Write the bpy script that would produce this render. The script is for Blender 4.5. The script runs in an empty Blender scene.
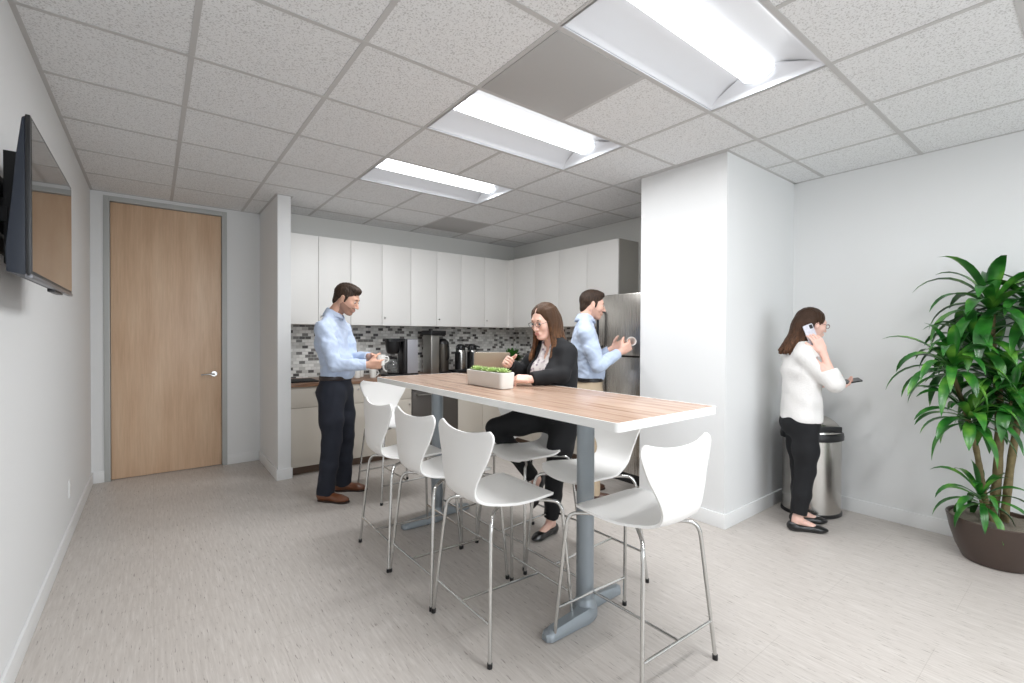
import bpy, bmesh, math, random
import numpy as np
from mathutils import Vector, Matrix
rnd = random.Random(7)
R = math.radians
SC = bpy.context.scene
COL = SC.collection

# ------------------------------------------------------------ camera, world, exposure
F_PX, YAW, PITCH, ROLL = 462.454, 0.6574, 0.0105, 0.0043
CX, CY, EYE = 509.8, 340.1, 1.381
CEIL = 2.695
cam_d = bpy.data.cameras.new('camera')
cam = bpy.data.objects.new('camera', cam_d)
COL.objects.link(cam)
cam_d.sensor_width = 36.0
cam_d.sensor_fit = 'HORIZONTAL'
cam_d.lens = F_PX * 36.0 / 1024
cam_d.shift_x = (512 - CX) / 1024
cam_d.shift_y = (CY - 341.5) / 1024
cam_d.clip_start = 0.02
_F = Vector((math.sin(YAW) * math.cos(PITCH), math.cos(YAW) * math.cos(PITCH), -math.sin(PITCH)))
_R0 = Vector((math.cos(YAW), -math.sin(YAW), 0))
_U0 = _R0.cross(_F)
_R = _R0 * math.cos(ROLL) + _U0 * math.sin(ROLL)
_U = _R0 * -math.sin(ROLL) + _U0 * math.cos(ROLL)
cam.matrix_world = Matrix(((_R.x, _U.x, -_F.x, 0), (_R.y, _U.y, -_F.y, 0), (_R.z, _U.z, -_F.z, EYE), (0, 0, 0, 1)))
SC.camera = cam

wd = bpy.data.worlds.new('world')
SC.world = wd
wd.use_nodes = True
wd.node_tree.nodes['Background'].inputs[0].default_value = (0.75, 0.82, 0.9, 1)
wd.node_tree.nodes['Background'].inputs[1].default_value = 0.4
SC.view_settings.view_transform = 'Standard'
SC.view_settings.look = 'None'
SC.view_settings.gamma = 1
SC.view_settings.use_curve_mapping = False
SC.view_settings.exposure = 0.29
SC.cycles.max_bounces = 10
SC.cycles.diffuse_bounces = 7
SC.cycles.caustics_reflective = False
SC.cycles.caustics_refractive = False
SC.cycles.use_denoising = True
SC.cycles.sample_clamp_indirect = 6.0

LAMP_EMIT = 2.7
LAMP_W = 18.5
DAY_FILL_W = 38.0  # fill power through each added rear window
#      # brightness of the lens of each ceiling troffer

# ------------------------------------------------------------ materials
MATS = {}
def lin(c):
    return tuple(((v / 255 / 12.92) if v / 255 <= 0.04045 else ((v / 255 + 0.055) / 1.055) ** 2.4) for v in c)
def mat(name, rgb, rough=0.5, metal=0.0, coat=0.0, spec=0.5, emit=None, estr=0.0, bump=None, vary=None,
        trans=0.0, sheen=0.0):
    """rgb in 0..255 sRGB. bump=(scale, strength, kind); vary=(scale, amount)"""
    if name in MATS:
        return MATS[name]
    m = bpy.data.materials.new(name)
    m.use_nodes = True
    nt = m.node_tree
    b = nt.nodes['Principled BSDF']
    c = lin(rgb)
    b.inputs['Base Color'].default_value = (*c, 1)
    b.inputs['Roughness'].default_value = rough
    b.inputs['Metallic'].default_value = metal
    b.inputs['Coat Weight'].default_value = coat
    b.inputs['Specular IOR Level'].default_value = spec
    b.inputs['Transmission Weight'].default_value = trans
    b.inputs['Sheen Weight'].default_value = sheen
    if emit:
        b.inputs['Emission Color'].default_value = (*lin(emit), 1)
        b.inputs['Emission Strength'].default_value = estr
    tc = nt.nodes.new('ShaderNodeTexCoord')
    if vary:
        n = nt.nodes.new('ShaderNodeTexNoise')
        n.inputs['Scale'].default_value = vary[0]
        n.inputs['Detail'].default_value = 4
        nt.links.new(tc.outputs['Object'], n.inputs['Vector'])
        mx = nt.nodes.new('ShaderNodeMix')
        mx.data_type = 'RGBA'
        a = vary[1]
        mx.inputs[6].default_value = (*[max(0, v * (1 - a)) for v in c], 1)
        mx.inputs[7].default_value = (*[min(1, v * (1 + a)) for v in c], 1)
        nt.links.new(n.outputs['Fac'], mx.inputs[0])
        nt.links.new(mx.outputs[2], b.inputs['Base Color'])
    if bump:
        n = nt.nodes.new('ShaderNodeTexNoise')
        n.inputs['Scale'].default_value = bump[0]
        n.inputs['Detail'].default_value = 3
        mp = nt.nodes.new('ShaderNodeMapping')
        if len(bump) > 2:
            mp.inputs['Scale'].default_value = bump[2]
        nt.links.new(tc.outputs['Object'], mp.inputs['Vector'])
        nt.links.new(mp.outputs['Vector'], n.inputs['Vector'])
        bp = nt.nodes.new('ShaderNodeBump')
        bp.inputs['Strength'].default_value = bump[1]
        bp.inputs['Distance'].default_value = 0.004
        nt.links.new(n.outputs['Fac'], bp.inputs['Height'])
        nt.links.new(bp.outputs['Normal'], b.inputs['Normal'])
    MATS[name] = m
    return m

class NT:
    """small node helper"""
    def __init__(self, m):
        self.nt = m.node_tree
        self.b = self.nt.nodes['Principled BSDF']
    def new(self, t, **kw):
        n = self.nt.nodes.new('ShaderNode' + t)
        for k, v in kw.items():
            setattr(n, k, v)
        return n
    def link(self, a, b):
        self.nt.links.new(a, b)
    def math(self, op, a, b=None):
        n = self.new('Math', operation=op)
        for i, v in enumerate((a, b)):
            if v is None:
                continue
            if isinstance(v, (int, float)):
                n.inputs[i].default_value = v
            else:
                self.link(v, n.inputs[i])
        return n.outputs[0]
    def pos(self):
        g = self.new('NewGeometry')
        s = self.new('SeparateXYZ')
        self.link(g.outputs['Position'], s.inputs[0])
        return g.outputs['Position'], s.outputs
    def comb(self, x, y, z=0.0):
        n = self.new('CombineXYZ')
        for i, v in enumerate((x, y, z)):
            if isinstance(v, (int, float)):
                n.inputs[i].default_value = v
            else:
                self.link(v, n.inputs[i])
        return n.outputs[0]
    def ramp(self, fac, stops, interp='LINEAR'):
        n = self.new('ValToRGB')
        n.color_ramp.interpolation = interp
        while len(n.color_ramp.elements) < len(stops):
            n.color_ramp.elements.new(0.5)
        for e, (p, c) in zip(n.color_ramp.elements, stops):
            e.position = p
            e.color = (*lin(c), 1) if len(c) == 3 else c
        self.link(fac, n.inputs[0])
        return n.outputs[0]
    def noise(self, vec, scale, detail=3, rough=0.5, mapscale=None):
        n = self.new('TexNoise')
        n.inputs['Scale'].default_value = scale
        n.inputs['Detail'].default_value = detail
        n.inputs['Roughness'].default_value = rough
        if mapscale:
            mp = self.new('Mapping')
            mp.inputs['Scale'].default_value = mapscale
            self.link(vec, mp.inputs['Vector'])
            vec = mp.outputs[0]
        self.link(vec, n.inputs['Vector'])
        return n.outputs['Fac']
    def mix(self, fac, a, b, mode='MIX'):
        n = self.new('Mix', data_type='RGBA', blend_type=mode)
        for i, v in ((0, fac), (6, a), (7, b)):
            if isinstance(v, (int, float)):
                n.inputs[i].default_value = v
            elif isinstance(v, tuple):
                n.inputs[i].default_value = (*lin(v), 1)
            else:
                self.link(v, n.inputs[i])
        return n.outputs[2]
    def bump(self, h, strength, dist=0.003):
        n = self.new('Bump')
        n.inputs['Strength'].default_value = strength
        n.inputs['Distance'].default_value = dist
        self.link(h, n.inputs['Height'])
        self.link(n.outputs['Normal'], self.b.inputs['Normal'])

def m_floor():
    m = mat('floor_vinyl', (190, 182, 175), 0.42)
    t = NT(m)
    P, xyz = t.pos()
    pw, pl = 0.457, 0.914
    row = t.math('FLOOR', t.math('DIVIDE', xyz[0], pw))
    off = t.math('MULTIPLY', t.math('MODULO', row, 2.0), 0.5)
    v = t.math('ADD', t.math('DIVIDE', xyz[1], pl), off)
    colid = t.math('FLOOR', v)
    wn = t.new('TexWhiteNoise', noise_dimensions='2D')
    t.link(t.comb(row, colid), wn.inputs['Vector'])
    base = t.ramp(wn.outputs['Value'], [(0, (180, 173, 167)), (1, (188, 181, 175))])
    # streaks run along the room
    s1 = t.noise(P, 1.0, 5, 0.65, (85, 6, 1))
    s2 = t.noise(P, 1.0, 3, 0.6, (30, 3.5, 1))
    c1 = t.ramp(s1, [(0.32, (182, 175, 169)), (0.55, (198, 192, 186)), (0.70, (212, 207, 202))])
    c = t.mix(0.75, base, c1, 'MIX')
    dark = t.ramp(t.noise(P, 1.0, 3, 0.6, (130, 14, 1)), [(0.30, (128, 120, 114)), (0.385, (255, 255, 255))])
    c = t.mix(0.7, c, dark, 'MULTIPLY')
    c = t.mix(t.math('MULTIPLY', s2, 0.16), c, (160, 152, 146), 'MIX')
    # joints
    fx = t.math('ABSOLUTE', t.math('SUBTRACT', t.math('FRACT', t.math('DIVIDE', xyz[0], pw)), 0.5))
    fy = t.math('ABSOLUTE', t.math('SUBTRACT', t.math('FRACT', v), 0.5))
    jx = t.math('GREATER_THAN', fx, 0.5 - 0.0012 / pw)
    jy = t.math('GREATER_THAN', fy, 0.5 - 0.0012 / pl)
    j = t.math('MAXIMUM', jx, jy)
    c = t.mix(t.math('MULTIPLY', j, 0.25), c, (120, 112, 105))
    t.link(c, t.b.inputs['Base Color'])
    t.bump(s1, 0.12, 0.002)
    return m

def m_ceiling():
    m = mat('ceiling_tile', (200, 198, 193), 0.95, spec=0.2)
    t = NT(m)
    P, xyz = t.pos()
    n1 = t.noise(P, 130, 2, 0.6)
    n2 = t.noise(P, 45, 3, 0.6)
    c = t.ramp(n1, [(0.36, (190, 190, 190)), (0.46, (232, 233, 234)), (1, (236, 237, 238))])
    c2 = t.mix(t.math('MULTIPLY', n2, 0.25), c, (218, 218, 218))
    t.link(c2, t.b.inputs['Base Color'])
    t.bump(n1, 0.5, 0.004)
    return m

def m_wood_door():
    m = mat('maple_veneer', (196, 160, 124), 0.4)
    t = NT(m)
    P, xyz = t.pos()
    big = t.noise(P, 1.0, 3, 0.5, (7, 7, 0.9))
    fine = t.noise(P, 1.0, 4, 0.6, (120, 120, 5))
    c = t.ramp(big, [(0.3, (200, 166, 136)), (0.5, (214, 183, 154)), (0.7, (223, 196, 168))])
    c = t.mix(0.22, c, t.ramp(fine, [(0.3, (150, 112, 80)), (0.7, (214, 182, 148))]))
    t.link(c, t.b.inputs['Base Color'])
    return m

def m_table_wood():
    m = mat('table_laminate', (178, 150, 128), 0.27)
    t = NT(m)
    P, xyz = t.pos()
    bands = t.noise(P, 1.0, 2, 0.5, (22, 1.1, 1))
    fine = t.noise(P, 1.0, 4, 0.6, (110, 6, 1))
    c = t.ramp(bands, [(0.30, (132, 100, 82)), (0.42, (170, 140, 120)), (0.56, (188, 162, 144)), (0.70, (148, 116, 98))])
    c = t.mix(0.3, c, t.ramp(fine, [(0.3, (140, 106, 84)), (0.7, (208, 184, 162))]))
    t.link(c, t.b.inputs['Base Color'])
    return m

def m_counter_wood():
    m = mat('counter_wood', (128, 92, 66), 0.35)
    t = NT(m)
    P, xyz = t.pos()
    fine = t.noise(P, 1.0, 4, 0.6, (5, 60, 60))
    t.link(t.ramp(fine, [(0.3, (104, 76, 58)), (0.7, (152, 116, 90))]), t.b.inputs['Base Color'])
    return m

def m_mosaic(axis):
    m = mat('mosaic_tile_' + axis, (200, 200, 196), 0.18)
    t = NT(m)
    P, xyz = t.pos()
    u = xyz[0] if axis == 'x' else xyz[1]
    th, tw = 0.034, 0.062
    row = t.math('FLOOR', t.math('DIVIDE', xyz[2], th))
    off = t.math('MULTIPLY', t.math('MODULO', row, 2.0), 0.5)
    uu = t.math('ADD', t.math('DIVIDE', u, tw), off)
    colid = t.math('FLOOR', uu)
    wn = t.new('TexWhiteNoise', noise_dimensions='2D')
    t.link(t.comb(row, colid), wn.inputs['Vector'])
    c = t.ramp(wn.outputs['Value'], [(0, (232, 232, 229)), (0.35, (216, 216, 213)), (0.62, (198, 198, 195)),
                                     (0.76, (122, 121, 119)), (0.88, (88, 86, 86))], 'CONSTANT')
    fx = t.math('ABSOLUTE', t.math('SUBTRACT', t.math('FRACT', uu), 0.5))
    fz = t.math('ABSOLUTE', t.math('SUBTRACT', t.math('FRACT', t.math('DIVIDE', xyz[2], th)), 0.5))
    j = t.math('MAXIMUM', t.math('GREATER_THAN', fx, 0.5 - 0.0018 / tw), t.math('GREATER_THAN', fz, 0.5 - 0.0018 / th))
    c = t.mix(j, c, (196, 196, 192))
    t.link(c, t.b.inputs['Base Color'])
    t.bump(t.math('SUBTRACT', 1.0, j), 0.4, 0.002)
    return m

def m_brushed(name, rgb, rough, scale):
    m = mat(name, rgb, rough, metal=1.0)
    t = NT(m)
    tc = t.new('TexCoord')
    f = t.noise(tc.outputs['Object'], 1.0, 3, 0.6, scale)
    r = t.new('MapRange')
    r.inputs['To Min'].default_value = rough * 0.75
    r.inputs['To Max'].default_value = rough * 1.3
    t.link(f, r.inputs['Value'])
    t.link(r.outputs[0], t.b.inputs['Roughness'])
    t.bump(f, 0.03, 0.0006)
    return m

def m_stripe_leaf():
    m = mat('leaf_green', (38, 92, 30), 0.3, spec=0.6)
    t = NT(m)
    tc = t.new('TexCoord')
    g = t.noise(tc.outputs['Object'], 9, 2)
    c = t.ramp(g, [(0.3, (18, 66, 22)), (0.52, (42, 108, 34)), (0.72, (104, 156, 58))])
    t.link(c, t.b.inputs['Base Color'])
    return m

def m_blouse():
    m = mat('floral_blouse', (214, 210, 212), 0.8)
    t = NT(m)
    tc = t.new('TexCoord')
    v = t.new('TexVoronoi')
    v.inputs['Scale'].default_value = 38
    t.link(tc.outputs['Object'], v.inputs['Vector'])
    c = t.ramp(v.outputs['Distance'], [(0.12, (96, 84, 104)), (0.3, (196, 186, 192)), (0.5, (226, 222, 222))])
    t.link(c, t.b.inputs['Base Color'])
    return m

def m_shirt(name, rgb):
    m = mat(name, rgb, 0.85, sheen=0.2)
    t = NT(m)
    tc = t.new('TexCoord')
    w = t.noise(tc.outputs['Object'], 14, 3, 0.6)
    t.bump(w, 0.4, 0.02)
    return m

def m_hair(name, lo, hi, z0=None, z1=None):
    m = mat(name, lo, 0.52, spec=0.22)
    t = NT(m)
    tc = t.new('TexCoord')
    f = t.noise(tc.outputs['Object'], 1.0, 4, 0.65, (150, 150, 18))
    c = t.ramp(f, [(0.35, lo), (0.68, hi)])
    if z0 is not None:
        sp = t.new('SeparateXYZ')
        t.link(tc.outputs['Object'], sp.inputs[0])
        mr = t.new('MapRange')
        mr.inputs['From Min'].default_value = z0
        mr.inputs['From Max'].default_value = z1
        t.link(sp.outputs[2], mr.inputs['Value'])
        c = t.mix(mr.outputs[0], c, tuple(v * 0.5 for v in hi))
    t.link(c, t.b.inputs['Base Color'])
    t.bump(f, 0.7, 0.006)
    return m

# ------------------------------------------------------------ mesh builder
class G:
    def __init__(self):
        self.v, self.f, self.m = [], [], []
    def add(self, vs, fs, mi=0):
        o = len(self.v)
        self.v += [tuple(p) for p in vs]
        self.f += [tuple(i + o for i in f) for f in fs]
        self.m += [mi] * len(fs)
        return self
    def box(self, x0, y0, z0, x1, y1, z1, mi=0):
        x0, x1 = min(x0, x1), max(x0, x1); y0, y1 = min(y0, y1), max(y0, y1); z0, z1 = min(z0, z1), max(z0, z1)
        vs = [(x0, y0, z0), (x1, y0, z0), (x1, y1, z0), (x0, y1, z0), (x0, y0, z1), (x1, y0, z1), (x1, y1, z1), (x0, y1, z1)]
        return self.add(vs, [(0, 3, 2, 1), (4, 5, 6, 7), (0, 1, 5, 4), (1, 2, 6, 5), (2, 3, 7, 6), (3, 0, 4, 7)], mi)
    def cbox(self, c, s, mi=0):
        return self.box(c[0] - s[0] / 2, c[1] - s[1] / 2, c[2] - s[2] / 2, c[0] + s[0] / 2, c[1] + s[1] / 2, c[2] + s[2] / 2, mi)
    def tube(self, path, r, n=10, mi=0, closed=False, flat=1.0, up=None):
        P = [Vector(p) for p in path]
        rr = r if isinstance(r, (list, tuple)) else [r] * len(P)
        vs, fs = [], []
        prev = None
        N = len(P)
        for i, p in enumerate(P):
            if closed:
                t = (P[(i + 1) % N] - P[i - 1])
            else:
                t = (P[min(i + 1, N - 1)] - P[max(i - 1, 0)])
            t.normalize()
            if prev is None:
                a = Vector(up) if up else (Vector((0, 0, 1)) if abs(t.z) < 0.9 else Vector((1, 0, 0)))
                u = (a - t * a.dot(t)).normalized()
            else:
                u = (prev - t * prev.dot(t)).normalized()
            prev = u
            w = t.cross(u)
            for k in range(n):
                a = 2 * math.pi * k / n
                vs.append(p + (u * math.cos(a) * flat + w * math.sin(a)) * rr[i])
        for i in range(N - 1 if not closed else N):
            for k in range(n):
                a, b = i * n + k, i * n + (k + 1) % n
                j = (i + 1) % N
                c, d = j * n + (k + 1) % n, j * n + k
                fs.append((a, b, c, d))
        if not closed:
            fs.append(tuple(range(n - 1, -1, -1)))
            fs.append(tuple((N - 1) * n + k for k in range(n)))
        return self.add(vs, fs, mi)
    def lathe(self, prof, c=(0, 0, 0), n=32, mi=0, sx=1.0, sy=1.0, cap=True):
        vs, fs = [], []
        for (r, z) in prof:
            for k in range(n):
                a = 2 * math.pi * k / n
                vs.append((c[0] + r * sx * math.cos(a), c[1] + r * sy * math.sin(a), c[2] + z))
        for i in range(len(prof) - 1):
            for k in range(n):
                fs.append((i * n + k, i * n + (k + 1) % n, (i + 1) * n + (k + 1) % n, (i + 1) * n + k))
        if cap:
            fs.append(tuple(range(n - 1, -1, -1)))
            fs.append(tuple((len(prof) - 1) * n + k for k in range(n)))
        return self.add(vs, fs, mi)
    def prism(self, pts, z0, z1, mi=0, axis='z'):
        n = len(pts)
        def mk(p, z):
            return {'z': (p[0], p[1], z), 'y': (p[0], z, p[1]), 'x': (z, p[0], p[1])}[axis]
        vs = [mk(p, z0) for p in pts] + [mk(p, z1) for p in pts]
        fs = [tuple(range(n - 1, -1, -1)), tuple(range(n, 2 * n))] + [(i, (i + 1) % n, n + (i + 1) % n, n + i) for i in range(n)]
        return self.add(vs, fs, mi)
    def rrect(self, x0, y0, x1, y1, r, z0, z1, mi=0, n=6, axis='z'):
        pts = []
        for (cx, cy, a0) in ((x1 - r, y1 - r, 0), (x0 + r, y1 - r, 90), (x0 + r, y0 + r, 180), (x1 - r, y0 + r, 270)):
            for k in range(n + 1):
                a = R(a0 + 90 * k / n)
                pts.append((cx + r * math.cos(a), cy + r * math.sin(a)))
        return self.prism(pts, z0, z1, mi, axis)
    def xform(self, M):
        self.v = [tuple(M @ Vector(p)) for p in self.v]
        return self
    def build(self, name, mats, parent=None, bevel=0.0, seg=2, angle=35, loc=None, smooth=True, label=None):
        me = bpy.data.meshes.new(name)
        me.from_pydata(self.v, [], self.f)
        ms = mats if isinstance(mats, (list, tuple)) else [mats]
        for m in ms:
            me.materials.append(m)
        me.polygons.foreach_set('material_index', self.m)
        bm = bmesh.new()
        bm.from_mesh(me)
        bmesh.ops.recalc_face_normals(bm, faces=bm.faces)
        if bevel:
            es = [e for e in bm.edges if len(e.link_faces) == 2 and e.calc_face_angle(0) > R(28)]
            bmesh.ops.bevel(bm, geom=es, offset=bevel, segments=seg, profile=0.6, affect='EDGES', clamp_overlap=True)
        bm.to_mesh(me)
        bm.free()
        if smooth:
            me.polygons.foreach_set('use_smooth', [True] * len(me.polygons))
            me.set_sharp_from_angle(angle=R(angle))
        o = bpy.data.objects.new(name, me)
        COL.objects.link(o)
        if parent:
            o.parent = parent
        if loc:
            o.location = loc
        if label:
            o['label'] = label
        return o

def tag(o, label, cat, group=None, kind=None):
    o['label'] = label
    o['category'] = cat
    if group:
        o['group'] = group
    if kind:
        o['kind'] = kind
    return o
def thing(name, label, cat, loc=(0, 0, 0), rz=0.0, group=None):
    o = bpy.data.objects.new(name, None)
    o.empty_display_size = 0.1
    COL.objects.link(o)
    o.location = loc
    o.rotation_euler = (0, 0, rz)
    return tag(o, label, cat, group)
def struct(o):
    o['kind'] = 'structure'
    return o
def copy_thing(o, loc, rz, label):
    r = o.copy()
    COL.objects.link(r)
    r.location = loc
    r.rotation_euler = (0, 0, rz)
    r['label'] = label
    for ch in list(o.children):
        c = ch.copy()
        COL.objects.link(c)
        c.parent = r
        for g in list(ch.children):
            d = g.copy()
            COL.objects.link(d)
            d.parent = c
    return r
def spline(pts, n=8):
    """Catmull-Rom through points"""
    P = [Vector(p) for p in pts]
    P = [2 * P[0] - P[1]] + P + [2 * P[-1] - P[-2]]
    out = []
    for i in range(1, len(P) - 2):
        for k in range(n):
            t = k / n
            a, b, c, d = P[i - 1], P[i], P[i + 1], P[i + 2]
            out.append(0.5 * ((2 * b) + (c - a) * t + (2 * a - 5 * b + 4 * c - d) * t * t + (3 * b - a - 3 * c + d) * t ** 3))
    out.append(P[-2])
    return out

# ------------------------------------------------------------ shared materials
WALL = mat('wall_paint', (225, 226, 226), 0.85, bump=(180, 0.06), spec=0.3)
WALLW = mat('wall_paint_kitchen', (222, 222, 219), 0.85, bump=(180, 0.06), spec=0.3)
BASE = mat('baseboard_white', (228, 229, 229), 0.5)
TBAR = mat('ceiling_grid_metal', (192, 191, 190), 0.6)
TILE = m_ceiling()
VENT = mat('return_panel_grey', (176, 175, 174), 0.8, bump=(500, 0.3))
FLOOR = m_floor()
CHROME = mat('chrome', (205, 205, 203), 0.16, metal=1.0)
STEEL = m_brushed('brushed_steel', (188, 187, 184), 0.28, (4, 4, 260))
STEELV = m_brushed('brushed_steel_bin', (196, 193, 188), 0.24, (160, 160, 2))
WHITEP = mat('white_lacquer', (232, 231, 228), 0.32, spec=0.4)
CABW = mat('cabinet_white', (236, 235, 232), 0.42)
CABB = mat('cabinet_beige', (196, 189, 178), 0.45)
CABIN = mat('cabinet_side_grey', (172, 169, 162), 0.6)
GREYP = mat('grey_powder_coat', (146, 154, 160), 0.38, metal=0.3)
FRAMEP = mat('door_frame_grey', (178, 180, 178), 0.45)
BLACK = mat('black_plastic', (24, 24, 26), 0.35)
BLACKM = mat('black_matte', (18, 18, 20), 0.7)
GLASSB = mat('screen_glass', (10, 10, 12), 0.06, spec=1.0, coat=1.0)
SOIL = mat('soil_gravel', (126, 118, 106), 0.95, bump=(90, 1.0), vary=(120, 0.5))
CERAM = mat('white_ceramic', (236, 236, 232), 0.15, coat=0.5)

# ------------------------------------------------------------ the room
XL, XR, YD, YK, XK, YREAR = -0.45, 4.38, 5.69, 5.44, 4.27, -3.6
PX0, PX1, PY0 = 0.93, 1.045, 4.78        # partition beside the door
CX0, CY0, CY1 = 3.235, 1.67, 2.40        # column block
T = 0.1
def wall(name, x0, y0, x1, y1, m=WALL, z1=CEIL + 0.12):
    return struct(G().box(x0, y0, 0, x1, y1, z1).build(name, m))
struct(G().box(XL - T, YREAR - T, -0.1, XR + T, YD + T, 0).build('floor', FLOOR))
wall('wall_left', XL - T, YREAR - T, XL, YD + T)
WX = [(-0.10, 1.35), (1.55, 3.0)]  # openings of two unseen windows, added to let fill light in
WZ0, WZ1 = 0.35, 2.45
g = G().box(XL, YREAR - T, 0, XR, YREAR, WZ0).box(XL, YREAR - T, WZ1, XR, YREAR, CEIL + 0.12)
xs_ = [XL] + [v for w_ in WX for v in w_] + [XR]
for k in range(0, len(xs_), 2):
    g.box(xs_[k], YREAR - T, WZ0, xs_[k + 1], YREAR, WZ1)
struct(g.build('wall_rear', WALL))
for k, (x0, x1) in enumerate(WX):
    g = G()
    for (a0, a1, b0, b1) in ((x0, x0 + 0.04, WZ0, WZ1), (x1 - 0.04, x1, WZ0, WZ1), (x0, x1, WZ0, WZ0 + 0.04), (x0, x1, WZ1 - 0.04, WZ1), ((x0 + x1) / 2 - 0.02, (x0 + x1) / 2 + 0.02, WZ0, WZ1)):
        g.box(a0, YREAR - 0.07, b0, a1, YREAR - 0.03, b1)
    struct(g.build('added_window_%d' % (k + 1), FRAMEP))  # frame of an added window behind the camera
    ld = bpy.data.lights.new('added_window_fill', 'AREA')  # fill lamp added outside the opening, acting as daylight
    ld.shape = 'RECTANGLE'; ld.size = x1 - x0 - 0.1; ld.size_y = WZ1 - WZ0 - 0.1
    ld.energy = DAY_FILL_W; ld.color = (0.88, 0.94, 1.0)
    lo_ = bpy.data.objects.new('added_window_fill', ld); COL.objects.link(lo_)
    lo_.location = ((x0 + x1) / 2, YREAR - 0.12, (WZ0 + WZ1) / 2)
    lo_.rotation_euler = (R(112), 0, 0)  # fill tilted upward to brighten the ceiling
wall('wall_right', XR, YREAR - T, XR + T, CY0)
wall('wall_column', CX0, CY0, XR + T, CY1)
wall('wall_fridge_side', XK, CY1, XK + T, YK + T, WALLW)
wall('wall_kitchen', PX1, YK, XK, YK + T, WALLW)
wall('wall_partition', PX0, PY0, PX1, YD + T)
# door wall with its opening (x -0.31 .. 0.57, up to 2.615)
DX0, DX1, DZ = -0.315, 0.575, 2.615
g = G()
g.box(XL, YD, 0, DX0 - 0.03, YD + T, CEIL + 0.12)
g.box(DX1 + 0.03, YD, 0, PX0, YD + T, CEIL + 0.12)
g.box(DX0 - 0.03, YD, DZ + 0.02, DX1 + 0.03, YD + T, CEIL + 0.12)
struct(g.build('wall_door', WALL))

# door
door = bpy.data.objects.new('door_1', None)
COL.objects.link(door)
door.location = ((DX0 + DX1) / 2, YD, 0)
struct(door)
hw = (DX1 - DX0) / 2
G().box(-hw + 0.003, 0.022, 0.006, hw - 0.003, 0.066, DZ - 0.004).build('door_leaf', m_wood_door(), door, bevel=0.002)
g = G()
for s in (-1, 1):
    g.box(s * hw, -0.012, 0, s * (hw + 0.045), 0.085, DZ + 0.045)
    g.box(s * (hw + 0.0), 0.066, 0, s * (hw - 0.014), 0.085, DZ)
g.box(-hw, -0.012, DZ, hw, 0.085, DZ + 0.045)
g.build('door_frame', FRAMEP, door, bevel=0.002)
h = bpy.data.objects.new('door_handle', None)
g = G()
hx, hz = hw - 0.07, 0.965
g.tube([(hx, 0.022, hz), (hx, 0.012, hz)], 0.027, 24)
g.tube([(hx, 0.014, hz), (hx, -0.04, hz)], 0.010, 14)
g.tube(spline([(hx, -0.036, hz), (hx - 0.03, -0.044, hz + 0.002), (hx - 0.08, -0.04, hz), (hx - 0.115, -0.034, hz - 0.004)], 5), 0.0085, 12)
g.build('door_handle', CHROME, door)
bpy.data.objects.remove(h)

# baseboards
BH, BT = 0.105, 0.013
def bb(name, x0, y0, x1, y1):
    struct(G().box(x0, y0, 0, x1, y1, BH).build(name, BASE, bevel=0.003))
bb('baseboard_left', XL, YREAR, XL + BT, YD)
bb('baseboard_door_left', XL + BT, YD - BT, DX0 - 0.045, YD)
bb('baseboard_door_right', DX1 + 0.045, YD - BT, PX0 - BT, YD)
bb('baseboard_partition', PX0 - BT, PY0 - BT, PX0, YD)
bb('baseboard_partition_end', PX0, PY0 - BT, PX1 + BT, PY0)
bb('baseboard_column_left', CX0 - BT, CY0 - BT, CX0, CY1)
bb('baseboard_column', CX0, CY0 - BT, XR - BT, CY0)
bb('baseboard_right', XR - BT, YREAR, XR, CY0)
bb('baseboard_rear', XL + BT, YREAR, XR - BT, YREAR + BT)

# ceiling of square mineral-fibre tiles in a metal grid
GX, GY, GS = -0.461, 2.666, 0.6096
LIGHT_J = (1, -1, -3, -5, -7, -9)
skip = {(i, j) for j in LIGHT_J for i in (3, 4)}
vents = {(3, -2), (5, 3)}
g, gv = G(), G()
for i in range(0, 8):
    for j in range(-10, 5):
        if (i, j) in skip:
            continue
        x0, y0 = max(GX + i * GS, XL), max(GY + j * GS, YREAR)
        x1, y1 = min(GX + (i + 1) * GS, XR), min(GY + (j + 1) * GS, YD)
        if x1 - x0 < 0.01 or y1 - y0 < 0.01:
            continue
        if (i, j) in vents:
            continue
        g.box(x0, y0, CEIL, x1, y1, CEIL + 0.02)
struct(g.build('ceiling', TILE, smooth=False))
for n, (i, j) in enumerate(sorted(vents)):
    x0, y0 = GX + i * GS, GY + j * GS
    o = G().box(x0 + 0.013, y0 + 0.013, CEIL - 0.006, x0 + GS - 0.013, y0 + GS - 0.013, CEIL + 0.004).build('return_air_panel', VENT, bevel=0.003)
    tag(o, ('large plain grey square panel in the ceiling between the two nearest light troffers' if j < 0 else
            'small far grey square panel in the ceiling above the kitchen wall cabinets'), 'ceiling panel')
g = G()
W2 = 0.012
for i in range(0, 9):
    x = GX + i * GS
    if x + W2 < XL or x - W2 > XR:
        continue
    for j in range(-11, 6):
        y0, y1 = max(GY + j * GS, YREAR), min(GY + (j + 1) * GS, YD)
        if y1 <= y0:
            continue
        if i == 4 and j in LIGHT_J:
            continue
        g.box(max(x - W2, XL), y0, CEIL - 0.003, min(x + W2, XR), y1, CEIL + 0.002)
for j in range(-10, 6):
    y = GY + j * GS
    if y > YD:
        continue
    g.box(XL, y - W2, CEIL - 0.0035, XR, y + W2, CEIL + 0.002)
struct(g.build('trim_1', TBAR, smooth=False))
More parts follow.
